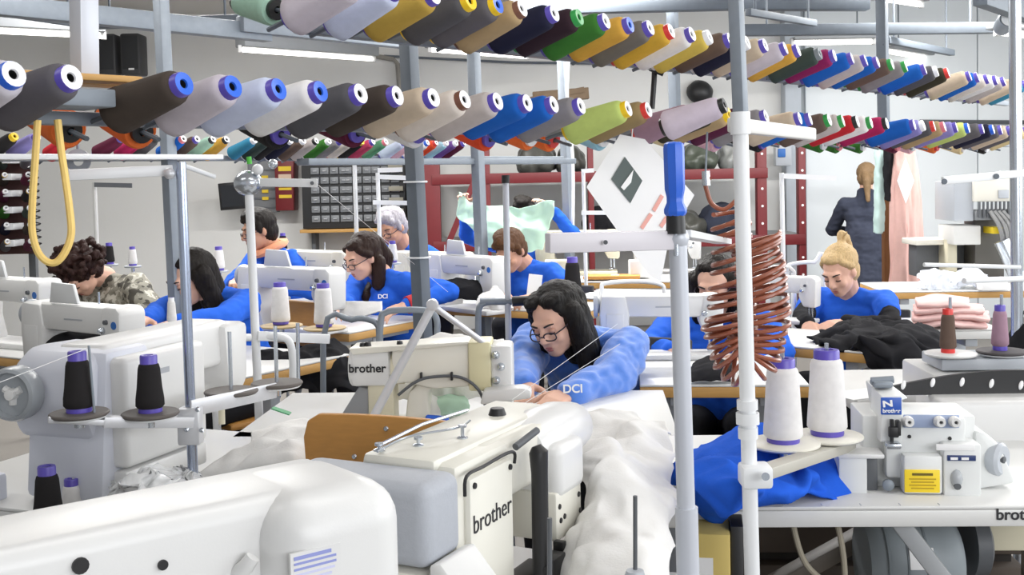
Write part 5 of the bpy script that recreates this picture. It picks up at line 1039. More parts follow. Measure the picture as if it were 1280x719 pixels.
fab('white_sheet', 'white cloth piece held by the woman with the red cuff', [[P(424, 377, 4.9), P(445, 377, 4.86), P(478, 377, 4.84)], [P(424, 394, 4.86), P(450, 396, 4.82), P(476, 390, 4.8)]], WCL, fold=0.006, nu=16, nv=10)
fab('mint_cloth', 'pale mint cloth held up between two raised hands', [[P(574, 240, 7.0), P(592, 256, 7.0), P(640, 258, 7.0), P(693, 252, 7.0)], [P(572, 264, 6.98), P(598, 272, 6.97), P(640, 276, 6.97), P(690, 270, 7.0)], [P(585, 280, 6.96), P(610, 290, 6.95), P(645, 296, 6.95), P(685, 292, 6.98)], [P(600, 300, 6.96), P(620, 312, 6.95), P(650, 318, 6.95), P(678, 312, 6.97)]], mat('mint_cotton', 'BFE0CB', 0.9, var=0.05, scale=30), fold=0.03, freq=7)
fab('white_laundry', 'white crumpled fabric heap beside the grey bent tube frame', [[P(494, 432, 3.2), P(530, 424, 3.2), P(570, 420, 3.2), P(625, 428, 3.2)], [P(490, 440, 3.1), P(530, 430, 3.1), P(570, 425, 3.08), P(628, 432, 3.1)], [P(488, 452, 3.06), P(530, 452, 3.05), P(575, 450, 3.05), P(628, 450, 3.06)], [P(490, 500, 3.06), P(530, 500, 3.05), P(575, 500, 3.05), P(628, 500, 3.06)]], WCL, fold=0.03, freq=10)
fab('white_fabric', 'white fabric lying on the table beside the wooden chair back', [[G(320, 545, 0.80), G(360, 528, 0.82), G(400, 530, 0.82), G(440, 532, 0.80)], [G(290, 568, 0.80), G(340, 556, 0.84), G(390, 555, 0.84), G(440, 552, 0.80)], [G(262, 585, 0.785), G(320, 580, 0.82), G(380, 580, 0.82), G(430, 575, 0.79)], [G(250, 598, 0.775), G(310, 600, 0.78), G(380, 600, 0.78), G(420, 590, 0.775)]], WCL, fold=0.02, freq=10)
fab('mint_garment', 'pale mint folded piece under the arm of the cream machine', [[P(535, 500, 3.05), P(560, 494, 3.05), P(582, 498, 3.05)], [P(535, 508, 2.98), P(560, 503, 2.96), P(584, 508, 2.98)], [P(545, 520, 2.95), P(562, 520, 2.93), P(580, 516, 2.95)]], mat('mint_cotton', 'BFE0CB'), fold=0.01, freq=14, nu=24, nv=24, thick=0.01)
fab('white_bundle', 'small white bundle under the arm of the cream machine', [[P(520, 492, 3.0), P(540, 498, 3.0), P(556, 512, 3.0)], [P(520, 505, 2.97), P(540, 508, 2.95), P(558, 520, 2.95)], [P(520, 525, 2.95), P(540, 526, 2.93), P(556, 528, 2.95)]], WCL, fold=0.008, freq=14, nu=24, nv=24, thick=0.01)
fab('dark_fabric', 'dark fabric passing under the machine before the dark bobbed woman', [[P(80, 412, 3.9), P(112, 404, 3.9), P(140, 412, 3.85)], [P(62, 425, 3.8), P(105, 418, 3.78), P(142, 424, 3.75)], [P(45, 440, 3.75), P(100, 436, 3.72), P(140, 440, 3.7)]], BLKC, fold=0.012, nu=30, nv=20)
fab('dark_lap_cloth', 'black cloth heap under the beech edged table beside the bent tube', [[P(320, 440, 4.2), P(370, 436, 4.25), P(415, 428, 4.3), P(445, 440, 4.3)], [P(318, 460, 4.1), P(370, 452, 4.15), P(415, 446, 4.2), P(452, 460, 4.2)], [P(318, 500, 4.05), P(370, 490, 4.1), P(420, 485, 4.12), P(455, 500, 4.15)]], BLKC, fold=0.03, freq=9)
for k in range(2):
    fab('black_material', ['black fabric resting under the copper coil woman\'s hands', 'black fabric bunch beside the machine in front of the streaked haired woman'][k], [[[P(866, 452, 3.62), P(890, 446, 3.62), P(918, 452, 3.6)], [P(862, 466, 3.52), P(890, 458, 3.5), P(920, 464, 3.5)], [P(862, 478, 3.48), P(890, 476, 3.46), P(918, 474, 3.46)]], [[P(556, 350, 5.5), P(575, 348, 5.5), P(598, 352, 5.5)], [P(556, 362, 5.45), P(575, 358, 5.42), P(602, 364, 5.42)], [P(556, 376, 5.42), P(578, 374, 5.4), P(602, 376, 5.4)]]][k], BLKC, fold=0.012, nu=24, nv=24)
fab('white_scrap', 'white scraps lying before the streaked haired woman', [[P(600, 368, 5.35), P(618, 358, 5.3), P(632, 370, 5.3)], [P(596, 378, 5.28), P(618, 372, 5.2), P(640, 378, 5.25)], [P(596, 386, 5.25), P(620, 386, 5.2), P(640, 386, 5.22)]], WCL, fold=0.015, freq=20, nu=24, nv=20)
fab('white_pieces', 'white pieces lying on the table of the woman behind the coil', [[P(735, 466, 3.6), P(760, 461, 3.6), P(790, 463, 3.6)], [P(732, 473, 3.5), P(760, 469, 3.5), P(790, 471, 3.5)]], WCL, fold=0.01, nu=20, nv=10)
PNK = mat('pale_pink_knit', 'E9C3BF', 0.95, var=0.06, scale=40, bump=0.1, bscale=200, spec=0.1)
for k, (y, x0, x1) in enumerate(((404, 1142, 1232), (396, 1140, 1234), (387, 1142, 1228), (379, 1146, 1210))):
    fab('folded_pink_fabric', ['lowest', 'second lowest', 'second topmost', 'topmost'][k] + ' folded pale pink fabric in the stack on the small table', [[P(x0, y - 5, 4.78), P((x0 + x1) / 2, y - 8, 4.8), P(x1, y - 4, 4.78)], [P(x0, y, 4.6), P((x0 + x1) / 2, y - 3, 4.58), P(x1, y, 4.6)], [P(x0 + 2, y + 4, 4.56), P((x0 + x1) / 2, y + 3, 4.54), P(x1 + 2, y + 5, 4.56)]], PNK, thick=0.018, fold=0.008, freq=12, nu=24, nv=12, seed=k)
PLAS = mat('clear_plastic_film', 'F2F4F6', 0.12, alpha=0.55, spec=0.8)
fab('plastic_bag', 'crumpled clear plastic bag lying on the white table', [[G(135, 612, 0.83), G(170, 598, 0.86), G(205, 590, 0.86), G(240, 588, 0.82)], [G(130, 628, 0.82), G(165, 615, 0.90), G(205, 610, 0.88), G(246, 602, 0.82)], [G(126, 640, 0.78), G(165, 640, 0.82), G(205, 635, 0.83), G(240, 625, 0.79)]], PLAS, 'plastic bag', fold=0.03, freq=22, thick=0.001)
t = thing('snips', 'small pair of steel thread snips lying on the white table', 'thread snips', G(100, 668, 0.776), R(25))
MB().sweep([(-0.06, 0.0, 0.006), (0.0, 0.006, 0.008), (0.05, 0.002, 0.006)], [0.006, 0.008, 0.003], 8).build('blade', STEEL, t); MB().sweep([(-0.06, 0.0, 0.006), (0.0, -0.012, 0.008), (0.05, -0.002, 0.006)], [0.006, 0.008, 0.003], 8).build('blade', mat('tan_handle', 'A9A08C', 0.5), t)
# plywood chair back
cb = P(440, 552, 2.3); t = thing('wooden_chair', 'orange plywood chair with rounded back behind the big machine', 'chair', (cb.x, cb.y + 0.04, 0), R(-8))
pr = MB(); n_ = 20; poly = [(-0.105, -0.09), (-0.11, 0.0), (-0.1, 0.035), (-0.075, 0.05)] + [(-0.05 + 0.33 * i / 8, 0.05 - 0.025 * (i / 8) ** 2) for i in range(9)] + [(0.3, 0.0), (0.3, -0.09)]
pr.prism([(x, z) for x, z in poly], -0.008, 0.008, Mx.Translation((0, 0, cb.z)), 0.004); pb_ = pr.build('backrest', PLY, t)
for x, z in ((0.0, -0.04), (0.07, 0.02)): MB().lathe([(0, 0), (0.006, 0), (0.004, 0.003), (0, 0.003)], axis_m((x, -0.008, cb.z + z), (0, -1, 0)), 10).build('screw', CHROME, pb_)
MB().box((0.1, 0.2, 0.45), (0.4, 0.4, 0.02), None, 0.008).build('seat', PLY, t)
for sx in (-1, 1):
    for sy in (0, 1): MB().tube((0.1 + sx * 0.17, 0.03 + sy * 0.34, 0.44 if sy else cb.z - 0.05), (0.1 + sx * 0.19, 0.02 + sy * 0.36, 0), 0.011).build('leg', DGREY, t)
# yellow box and things under the overlock table
t = thing('yellow_box', 'yellow carton with a white label under the overlock table', 'box', at(884, 2.1, 0.0), R(-10)); zt_ = P(884, 664, 2.1).z
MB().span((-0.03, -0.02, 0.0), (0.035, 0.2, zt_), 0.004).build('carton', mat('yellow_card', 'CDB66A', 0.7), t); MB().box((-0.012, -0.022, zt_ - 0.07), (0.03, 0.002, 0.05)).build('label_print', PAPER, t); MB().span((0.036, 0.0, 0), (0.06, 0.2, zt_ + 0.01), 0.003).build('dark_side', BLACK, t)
t = thing('dark_filler_crate', 'added dark brown slatted crate deepening the dark under the overlock table', 'crate', at(1080, 2.9, 0.0), R(-5))  # stands in for dark brown stuff, added to darken the space under the table
for k in range(4): MB().box((0, 0, 0.08 + k * 0.15), (0.7, 0.3, 0.12), None, 0.006).build('slat', mat('dark_slat', '4A4038', 0.7, var=0.2), t)
MB().box((0, 0.02, 0.31), (0.66, 0.26, 0.6)).build('crate_body', mat('crate_dark', '2E2925', 0.8), t)
# threads running from cones to needles
TH = mat('white_thread', 'EEEEEE', 0.6)
for (a, b_, lb) in (((P(640, 500, 2.7), P(772, 405, 2.9)), 0, 'white thread running to the cream machine across the fleece'), ((P(395, 229, 3.45), P(560, 365, 4.2)), 0, 'white thread slanting past the ponytail woman'), ((P(0, 478, 2.0), P(108, 436, 2.14)), 0, 'thin thread running past the round handwheel'), ((P(643, 512, 2.7), P(775, 430, 2.9)), 0, 'white thread crossing low over the fleece')):
    o_ = V(a[0]); tag(MB().tube(a[0], a[1], 0.0007, n=5).build('thread_strand', TH), lb, 'thread', 'thread strands')
# items on tables
def small_box(label, p, sz, m, rz=0.0, cat='box', name='small_box', bev=0.004):
    t = thing(name, label, cat, p, rz); MB().box((0, 0, sz[2] / 2), sz, None, bev).build('shell', m, t); MB().box((0, 0, sz[2] + 0.001), (sz[0] * 0.96, sz[1] * 0.96, 0.004), None, 0.001).build('lid', m, t); return t
small_box('small orange clip box beside the tall white cones', G(383, 398, 0.77), (0.04, 0.03, 0.03), mat('orange_plastic', 'E8682C', 0.5))
t = thing('tool', 'blue handled tool lying beneath the cream machine', 'hand tool', P(545, 522, 2.86)); MB().cap((-0.02, 0, 0), (0.025, 0, -0.006), 0.008, 0.009).build('handle', BLUEP, t); MB().tube((0.025, 0, -0.006), (0.08, 0.02, -0.014), 0.003).build('shaft', CHROME, t)
t = thing('card', 'white card standing before the streaked haired woman', 'card', G(668, 380, 0.79), R(8)); MB().box((0, 0, 0.075), (0.07, 0.006, 0.15), Mx.Rotation(R(8), 3, 'Y')).build('card_sheet', PAPER, t)
t = thing('green_label', 'small green label lying on white fabric', 'label', G(352, 523, 0.80)); MB().box((0, 0, 0.02), (0.05, 0.03, 0.003), Mx.Rotation(R(20), 3, 'Y')).build('label_tape', mat('green_tape', '4A9A6A', 0.6), t)
# ------------------------------------------------------------------ red steel shelving along the back wall
YR = 9.7
t = thing('steel_shelving', 'dark red steel shelving along the back wall', 'shelving', (0, YR, 0))
def rx(px, d=YR): return P(px, 220, d).x
for px, wpx in ((540, 20), (607, 11), (738, 7), (951, 12), (1001, 9)):
    wd = wpx / F * YR; up_ = MB().span((rx(px) - wd / 2, -0.05, 0), (rx(px) + wd / 2, 0.05, 2.0 if px < 940 else 1.75), 0.004).build('upright', REDST, t)
    if px > 900:
        for z in range(9): MB().tube((rx(px), -0.051, 0.4 + z * 0.15), (rx(px), -0.054, 0.4 + z * 0.15), 0.011, n=8).build('punched_hole', PAPER, up_)
for z, a, b in ((1.44, 540, 958), (0.86, 540, 1004), (1.72, 948, 1004)): MB().span((rx(a), -0.06, z - 0.05), (rx(b), -0.02, z + 0.04), 0.004).build('beam', REDST, t)
for z, a, b in ((1.46, 540, 958), (0.88, 540, 1004)): MB().span((rx(a), -0.03, z), (rx(b), 0.75, z + 0.02)).build('shelf', mat('grey_shelf', '8A8B8C', 0.7), t)
MB().bar((rx(560), -0.06, 0.9), (rx(592), -0.06, 1.4), 0.03, 0.05).build('diagonal_brace', REDST, t)
PLB = mat('dark_plastic_wrapped', '4A4A45', 0.35, var=0.5, scale=9, bump=0.4, bscale=18)
for k, (px, wd, ht, lb) in enumerate(((672, 0.36, 0.26, 'dark bundle of clothes in plastic film above the mint cloth'), (716, 0.26, 0.24, 'dark bundle in plastic film behind the pale post with a cable'), (880, 0.34, 0.24, 'dark green bundle in plastic film above the copper hose fitting'), (922, 0.22, 0.26, 'grey bundle in plastic film beside the white pole top'))):
    mb = MB(); mb.ell((0, 0, ht * 0.45), (wd / 2, 0.22, ht * 0.55), None, 3); mb.ell((wd * 0.2, -0.05, ht * 0.35), (wd * 0.3, 0.18, ht * 0.4), None, 3); mb.ell((-wd * 0.22, -0.05, ht * 0.3), (wd * 0.28, 0.18, ht * 0.36), None, 3)
    me = remesh(mb, 0.02, 1, lambda p: 0.03 * NZ.noise(p * 12)); o = link('wrapped_bundle', me, [PLB, PLB, mat('green_plastic_wrapped', '4C5248', 0.35, var=0.5, scale=9, bump=0.4, bscale=18), mat('grey_plastic_wrapped', '8C8E8C', 0.3, var=0.4, scale=9)][k]); o.location = (rx(px), YR + 0.3, 1.47); tag(o, lb, 'bundle', 'bundles on the red shelving')
for k, (px, wd, ht, m, lb) in enumerate(((760, 0.42, 0.3, BLKC, 'black clothes heap on the lower red shelf behind the paper tag'), (850, 0.5, 0.26, PLB, 'dark clothes heap on the lower red shelf behind the screwdriver'), (640, 0.5, 0.3, BLKC, 'black clothes heap on the lower red shelf behind the mint cloth'), (908, 0.4, 0.3, NAVYC, 'navy clothes heap on the lower red shelf behind the hose'))):
    mb = MB(); mb.ell((0, 0, ht * 0.4), (wd / 2, 0.22, ht * 0.55), None, 3); mb.ell((wd * 0.25, -0.05, ht * 0.3), (wd * 0.3, 0.18, ht * 0.4), None, 3)
    me = remesh(mb, 0.02, 1, lambda p: 0.03 * NZ.noise(p * 10)); o = link('clothes_heap', me, m); o.location = (rx(px), YR + 0.3, 0.89); tag(o, lb, 'clothes', 'heaps on the red shelving')
t = thing('wood_plank', 'brown planks lying on a bracket behind the royal blue cones', 'plank', P(680, 122, YR + 0.4)); MB().bar((-0.36, 0, -0.06), (0.36, 0, 0.06), 0.14, 0.05, 0.004).build('plank', mat('weathered_wood', '7A6650', 0.7, var=0.3), t); MB().bar((-0.1, 0, 0.0), (0.4, 0, 0.03), 0.12, 0.1, 0.004).build('plank', MATS['weathered_wood'], t); MB().tube((0, 0, -0.05), (0, YB - YR - 0.4, -0.05), 0.03).build('bracket', DGREY, t)
t = thing('wall_dome', 'black dome fan fixed high on the plaster wall', 'fan', P(875, 112, YB - 0.12)); MB().lathe([(0.12, 0), (0.13, 0.03), (0.11, 0.1), (0.05, 0.15), (0, 0.155)], axis_m((0, 0.1, -0.05), (0.25, -0.7, 0.6)), 20).build('shell', BLACK, t); MB().tube((0, 0.1, 0), (0.02, 0, 0.05), 0.02).build('bracket', DGREY, t)
t = thing('electric_box', 'grey switch box with a blue cover on the pilaster by the red shelving', 'switch box', P(978, 194, YB - 0.26)); MB().box((0, 0, 0), (0.15, 0.1, 0.2), None, 0.01).build('case', GREYE, t); MB().box((-0.02, -0.055, 0.02), (0.07, 0.02, 0.08), None, 0.008).build('cover', PRINTB, t)

# ------------------------------------------------------------------ drawer cabinet on its wooden wall shelf
YD = 10.35
def wx(px): return P(px, 240, YD).x
def wz(py): return P(440, py, YD).z
t = thing('drawer_cabinet', 'dark small parts cabinet with rows of grey drawers on a wall shelf', 'cabinet', (0, YD, 0))
MB().span((wx(377), 0.02, wz(285)), (wx(506), 0.28, wz(193)), 0.004).build('carcass', mat('cabinet_black', '2B2C2E', 0.6), t)
dm = MB().box((0, 0, 0), (0.078, 0.03, 0.062), None, 0.006).mesh('drawer'); dm.materials.append(mat('drawer_grey', '7B7E82', 0.4))
dk = MB().box((0, 0, 0), (0.034, 0.014, 0.012), None, 0.003).mesh('pull'); dk.materials.append(mat('drawer_pull', 'A6A8AC', 0.4))
for mx_, n_ in ((394, 4), (435, 3), (470, 3)):
    for i in range(n_):
        for j in range(7):
            o = bpy.data.objects.new('drawer', dm); COL.objects.link(o); o.parent = t; o.location = (wx(mx_ + i * 12), 0.015, wz(201 + j * 12))
            q = bpy.data.objects.new('pull', dk); COL.objects.link(q); q.parent = o; q.location = (0, -0.02, 0)
t = thing('parts_rack', 'brown grey rack of small trays beside the drawer cabinet', 'rack', (0, YD, 0)); MB().span((wx(507), 0.1, wz(285)), (wx(540), 0.28, wz(195)), 0.004).build('panel', mat('brown_grey_panel', '6F6862', 0.7), t)
for j in range(5): MB().span((wx(486), -0.02, wz(212 + j * 14)), (wx(504), 0.02, wz(206 + j * 14)), 0.003).build('tray', mat('tray_mix', '9A9688', 0.6), t)
t = thing('wall_shelf', 'thin beech wall shelf under the drawer cabinet on a dark bracket', 'shelf', (0, YD, 0)); MB().span((wx(374), -0.03, wz(290)), (wx(545), YB - YD, wz(286)), 0.002).build('board', WOOD, t); MB().span((wx(384), 0.15, wz(322)), (wx(389), YB - YD, wz(290)), 0.004).build('bracket', DGREY, t); MB().span((wx(528), 0.15, wz(322)), (wx(533), YB - YD, wz(290)), 0.004).build('bracket', DGREY, t)
t = thing('red_cabinet', 'dark red wall cabinet with yellow printed bands', 'cabinet', (0, YD, 0)); rc = MB().prism([(wx(341), wz(262)), (wx(364), wz(262)), (wx(365), wz(212)), (wx(366), wz(200)), (wx(361), wz(186)), (wx(341), wz(186))], 0.1, 0.34, None, 0.01).build('case', REDST, t)
for a, b in ((206, 212), (233, 236), (242, 246)): MB().span((wx(346), 0.095, wz(b)), (wx(362), 0.1, wz(a))).build('yellow_band', mat('yellow_print', 'D8B82C', 0.6), rc)
MB().span((wx(346), 0.09, wz(232)), (wx(362), 0.099, wz(216))).build('pale_print', mat('pale_print', 'C8B09A', 0.6), rc)
t = thing('slotted_panel', 'dark grey slotted wall panel with yellow clips beside the red cabinet', 'panel', (0, YD, 0)); pn_ = MB().span((wx(304), 0.2, wz(264)), (wx(340), 0.34, wz(198)), 0.004).build('panel_body', mat('panel_grey', '77797C', 0.6), t)
for j in range(4): MB().span((wx(322), 0.18, wz(246 - j * 9 + 2)), (wx(330), 0.2, wz(246 - j * 9 - 2))).build('clip', mat('yellow_print', 'D8B82C'), pn_)
for j in range(5): MB().span((wx(306), 0.19, wz(258 - j * 12 + 1)), (wx(338), 0.2, wz(258 - j * 12 - 1))).build('slot', DGREY, pn_)
t = thing('wall_screen', 'black flat box tilted on the plaster wall behind the roller head', 'screen', P(291, 245, YD)); MB().box((0, 0, 0), (0.24, 0.06, 0.25), Mx.Rotation(R(-4), 3, 'Y'), 0.006).build('case', BLACK, t); MB().box((0, -0.032, 0), (0.2, 0.004, 0.2), Mx.Rotation(R(-4), 3, 'Y')).build('face', mat('dark_screen', '24262A', 0.2), t); MB().tube((0, 0.03, 0), (0, YB - YD, 0.05), 0.02).build('bracket', DGREY, t)
t = thing('loudspeaker', 'black loudspeaker pair hanging on the plaster wall near the tube light', 'loudspeaker', P(152, 70, YB - 0.5))
for a, b in ((-0.2, -0.02), (0.02, 0.2)):
    q = MB().span((a, -0.1, -0.18), (b, 0.12, 0.19), 0.02).build('speaker_box', mat('speaker_black', '3A3A3C', 0.6), t); MB().box(((a + b) / 2, -0.102, 0.02), (b - a - 0.04, 0.008, 0.3), None, 0.003).build('grille', mat('speaker_grille', '2E2F31', 0.8, bump=0.3, bscale=200), q)
MB().box((0.12, -0.107, -0.13), (0.05, 0.004, 0.016)).build('badge', PAPER, t); MB().tube((0, 0.12, 0), (0, 0.5, 0.05), 0.02).build('bracket', DGREY, t)

# ------------------------------------------------------------------ peg wall of dark cones
YW = 6.3
t = thing('peg_board', 'dark peg board filled with dark thread cones', 'peg board', (0, YW, 0))
x0_, x1_ = P(-60, 250, YW).x, P(38, 250, YW).x; z0_, z1_ = P(20, 318, YW).z, P(20, 192, YW).z
MB().span((x0_, 0.02, z0_), (x1_, 0.06, z1_), 0.004).build('board', mat('dark_board', '4A2E2C', 0.8, var=0.3), t)
for sx in (x0_ + 0.03, x1_ - 0.03): MB().span((sx - 0.02, 0.06, 0), (sx + 0.02, 0.1, z1_), 0.003).build('upright', DGREY, t)
for j in range(6):
    MB().span((P(16, 250, YW).x, -0.12, z0_ + 0.05 + j * 0.092), (P(27, 250, YW).x, 0.02, z0_ + 0.085 + j * 0.092), 0.003).build('white_divider', WPOLE, t)
cols = ['dark green', 'black', 'maroon', 'charcoal', 'navy', 'green', 'plum', 'black brown']
for i, px in enumerate((-14, 4, 33)):
    for j in range(6):
        c_ = cols[(i * 3 + j) % 8]; z = z0_ + 0.04 + j * 0.092
        thread_cone(axis_m((P(px, 250, YW).x, YW + 0.0, z), (0.45, -0.8, 0.25)), c_, 'yellow' if (i + j) % 4 == 1 else 'white', 'white', ['outer', 'middle', 'inner'][i] + f' peg board column, {c_} cone, ' + ['lowest', 'second lowest', 'third lowest', 'third highest', 'second highest', 'topmost'][j] + ' row', 'cones on the peg board', 'std', 0.95)
hz = []
for i in range(90): hz.append(P(41, 205, YW - 0.15) + V((0.028 * math.cos(i * 0.9), 0.028 * math.sin(i * 0.9), -0.0052 * i)))
o = MB().sweep(hz, 0.004, 5).build('telephone_cord', BLACK); tag(o, 'black coiled cord hanging beside the dark peg board', 'cable')
t = thing('tape_roll', 'grey tape roll hanging under the white shelf board of the second rack', 'tape roll', P(98, 201, 4.3)); MB().lathe([(0.02, -0.02), (0.045, -0.02), (0.045, 0.02), (0.02, 0.02), (0.02, -0.02)], axis_m((0, 0, 0), (0.3, -1, 0)), 20).build('roll', mat('grey_roll', '8D9096', 0.5), t); MB().tube((0, 0, 0), (0, 0, 0.1), 0.006).build('hook', STEEL, t)

# ------------------------------------------------------------------ clothes rail with hanging garments
YH = 7.6
t = thing('clothes_rail', 'clothes rail on a brown wooden post beside the coat woman', 'clothes rail', at(1110, YH, 0.0)); zr = P(1110, 172, YH).z
MB().span((-0.035, -0.03, 0), (0.035, 0.03, zr), 0.004).build('post', BROWNW, t); MB().tube((-0.12, 0, zr), (0.3, 0, zr), 0.014).build('rail', STEELD, t); MB().span((-0.2, -0.15, 0), (0.25, 0.15, 0.03), 0.004).build('foot', DGREY, t)
fab('pink_garment', 'long pale pink garment with a white pointed neckline hanging on the rail', [[P(1117, 176, 7.45), P(1125, 174, 7.4), P(1134, 174, 7.4), P(1142, 176, 7.45)], [P(1115, 230, 7.42), P(1125, 230, 7.36), P(1136, 230, 7.36), P(1147, 232, 7.42)], [P(1113, 290, 7.42), P(1124, 290, 7.35), P(1138, 290, 7.35), P(1151, 290, 7.42)], [P(1111, 356, 7.42), P(1124, 360, 7.35), P(1138, 358, 7.35), P(1154, 350, 7.42)]], mat('pink_knit', 'E0B6AE', 0.95, var=0.08, scale=30), 'garment', fold=0.025, freq=6, stretch=(3, 3, 0.3), thick=0.02)
nk = MB().prism([(0, 0.15), (0.055, 0.0), (0, -0.15), (-0.055, 0.0)], -0.004, 0.004, Mx.Translation(P(1132, 226, 7.3))).build('neckline', PAPER, bpy.data.objects['pink_garment'])
fab('mint_garment_hanging', 'narrow pale mint garment hanging beside the brown post', [[P(1095, 178, 7.5), P(1100, 178, 7.48), P(1106, 178, 7.5)], [P(1094, 235, 7.5), P(1099, 235, 7.46), P(1105, 235, 7.5)], [P(1093, 290, 7.5), P(1098, 291, 7.46), P(1104, 288, 7.5)]], mat('mint_hanging', 'C3DDD8', 0.9), 'garment', fold=0.012, freq=14, nu=16, thick=0.02)
fab('black_garment_hanging', 'short black garment hanging at the brown post', [[P(1106, 178, 7.46), P(1111, 178, 7.42), P(1117, 178, 7.46)], [P(1106, 215, 7.46), P(1111, 215, 7.42), P(1117, 215, 7.46)], [P(1108, 250, 7.46), P(1112, 251, 7.42), P(1117, 250, 7.46)]], BLKC, 'garment', fold=0.01, nu=16, thick=0.02)

# ------------------------------------------------------------------ embroidery machine
YE = 6.6
t = thing('embroidery_machine', 'grey white embroidery machine with needle row and silver tube', 'embroidery machine', at(1225, YE, 0.77), R(-4)); bx = t.location.x
def ex(px): return P(px, 260, YE).x - bx
def ez(py): return P(1225, py, YE).z - 0.77
MB().span((ex(1192), -0.02, ez(276)), (ex(1216), 0.35, ez(226)), 0.006).build('side_case', GREYE, t); MB().span((ex(1214), -0.05, ez(252)), (ex(1264), 0.3, ez(222)), 0.006).build('head_case', CREAM, t); MB().box(((ex(1243) + ex(1256)) / 2, -0.055, ez(243)), (0.06, 0.01, 0.05), None, 0.003).build('display', GREYE, t)
for i in range(9):
    MB().tube((ex(1220 + i * 5), -0.06, ez(252)), (ex(1220 + i * 5), -0.06, ez(272)), 0.007, n=8).build('needle', DGREY, t)
MB().span((ex(1216), -0.05, ez(275)), (ex(1262), 0.05, ez(262)), 0.004).build('needle_case', mat('needle_case_grey', '7C7F82', 0.5), t)
for i in range(4): MB().sweep(smooth_path([(ex(1232 + i * 5), -0.07, ez(264)), (ex(1240 + i * 6), -0.1, ez(280)), (ex(1246 + i * 5), -0.08, ez(300)), (ex(1240 + i * 4), -0.05, ez(308))], 5), 0.012, 6).build('cable', mat('grey_cable', '8E8E8E', 0.5), t)
MB().span((ex(1193), 0.0, ez(306)), (ex(1226), 0.3, ez(282)), 0.006).build('lower_case', mat('case_white', 'D0D0CE', 0.5), t); MB().span((ex(1226), 0.1, 0), (ex(1262), 0.3, ez(276)), 0.004).build('dark_body', mat('dark_body', '5A5854', 0.6), t); MB().span((ex(1193), 0.12, 0), (ex(1205), 0.3, ez(300)), 0.004).build('column', BEIGE, t)
MB().tube((ex(1242), -0.12, ez(300)), (ex(1262), -0.14, 0.0), 0.045, n=16).build('silver_tube', CHROME, t)
MB().span((ex(1236), -0.06, ez(292)), (ex(1248), 0.1, ez(284)), 0.002).build('yellow_label', YELLOW, t)
t = thing('desk_machine', 'black machine head on a dark side table before the white wall', 'sewing machine', at(1190, 6.9, 0.77)); b_ = V(t.location)
MB().span((-0.26, -0.1, 0.2), (0.2, 0.15, 0.235), 0.006).build('table_plate', CREAM, t); MB().span((-0.22, 0.0, 0.0), (0.16, 0.14, 0.2), 0.006).build('dark_case', DGREY, t); MB().sweep([(-0.02, 0, 0.27), (0.05, 0, 0.285), (0.16, 0, 0.28)], [0.03, 0.035, 0.03], 10).build('machine_arm', BLACK, t); MB().tube((0.19, -0.05, 0.22), (0.22, -0.08, 0.0), 0.014).build('curved_leg', GREYE, t)
for k, (px, wpx, lb) in enumerate(((1170, 44, 'clear plastic bag of white pieces on the beech edged bench'), (1212, 46, 'clear plastic bag with blue marks on the beech edged bench'))):
    x0p, x1p = px - wpx / 2, px + wpx / 2
    fab('clear_bag', lb, [[P(x0p, 345, 6.3), P(px, 336, 6.3), P(x1p, 342, 6.3)], [P(x0p, 352, 6.15), P(px, 343, 6.12), P(x1p, 350, 6.15)], [P(x0p - 2, 362, 6.1), P(px, 360, 6.08), P(x1p + 2, 362, 6.1)]], mat('milky_plastic', 'DDE2EC', 0.2, alpha=0.8), 'plastic bag', fold=0.03, freq=16, nu=26, nv=20, seed=k)
small_box('white carton with a yellow corner on the beech edged bench', G(1238, 362, 0.772), (0.14, 0.12, 0.05), PAPER)
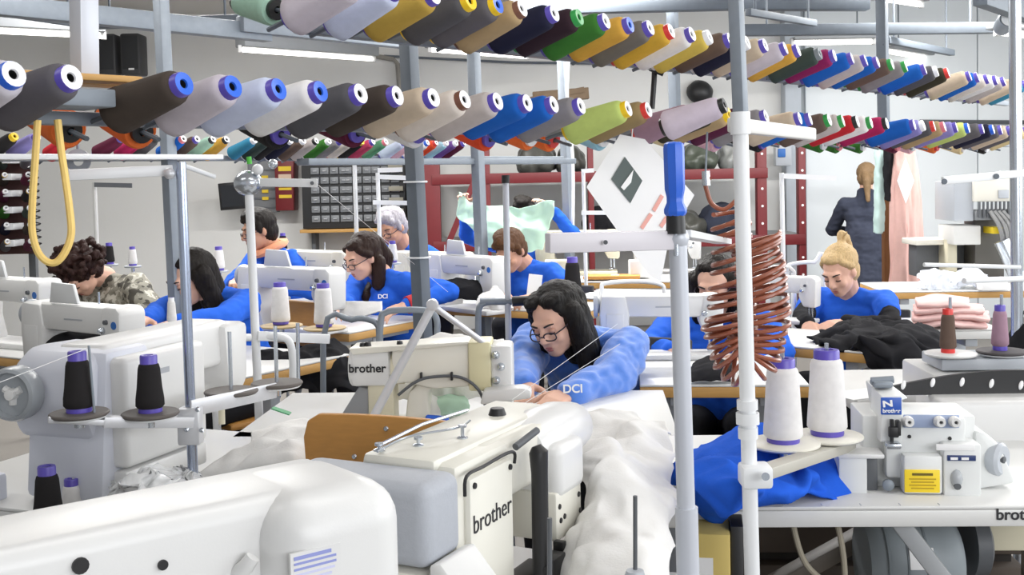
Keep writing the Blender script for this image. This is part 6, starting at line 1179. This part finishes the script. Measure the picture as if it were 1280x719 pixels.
t = thing('black_bag', 'black rounded bag beside the mauve cone', 'bag', at(1282, 3.3, 0.76)); mb = MB(); mb.ell((0, 0, 0.12), (0.055, 0.07, 0.085), None, 3); mb.ell((0, 0, 0.05), (0.05, 0.06, 0.06), None, 3); o = link('bag_body', remesh(mb, 0.008, 3, lambda p: 0.006 * NZ.noise(p * 30)), BLKC, t); MB().sweep(smooth_path([(-0.03, 0, 0.18), (-0.02, 0, 0.23), (0.02, 0, 0.23), (0.03, 0, 0.18)], 5), 0.006).build('bag_handle', BLACK, t)
# boards and white frames on the far tables
t = thing('wooden_board', 'flat brown board on the long low table behind the fleece woman', 'board', G(765, 348, 0.81), R(-8)); MB().box((0, 0, 0.01), (0.34, 0.16, 0.02), None, 0.004).build('board_sheet', mat('honey_wood', 'C08A45', 0.5, var=0.1), t); MB().box((0.02, -0.03, 0.022), (0.05, 0.02, 0.006), None, 0.002).build('hole_tag', PAPER, t)
small_box('small cream control box on the long low table', G(700, 350, 0.80), (0.18, 0.14, 0.12), BEIGE); small_box('small white case on the long low table by the tag', G(800, 346, 0.81), (0.13, 0.12, 0.1), WHITE)
for pts, d, lb in (([(752, 398), (752, 362), (758, 354), (800, 352), (826, 356), (830, 366), (830, 400)], 5.6, 'white bent tube frame before the beech edged table behind the fleece woman'), ([(984, 380), (984, 338), (992, 330), (1018, 328), (1030, 334)], 5.7, 'white bent tube frame behind the blonde woman\'s machine'), ([(960, 372), (962, 340), (972, 334), (990, 338), (992, 370)], 5.2, 'cream bent tube frame beside the slim white stand')):
    b = at(pts[0][0], d, 0.0); t = thing('bobbin_stand', lb, 'bobbin stand', b, 0)
    MB().sweep(smooth_path([V((0, 0, 0))] + [P(x, y, d) - b for x, y in pts] + [V((P(pts[-1][0], 400, d) - b).to_tuple()[:2] + (0,))], 4), 0.011, 10).build('bent_tube', WPOLE, t)
# person holding up the mint cloth
mk('mint', 'woman mostly hidden behind the pale mint cloth she holds up', 655, 268, 7.3, face=190, pitch=10, lean=4, wl=P(690, 262, 7.1), wr=P(580, 256, 7.1), hair=hairm('near_black', '1D1815'), hairf=hair_short, elbow=((-1, 0, -1), (1, 0, -1)), neck=(0.05, 0.16))
chair('chair under the woman with the mint cloth', W['mint'][1], 190, z=max(0.36, W['mint'][1].z - 0.1), m=RUBBER, back=0.2)
bpy.data.scenes.remove(WS)
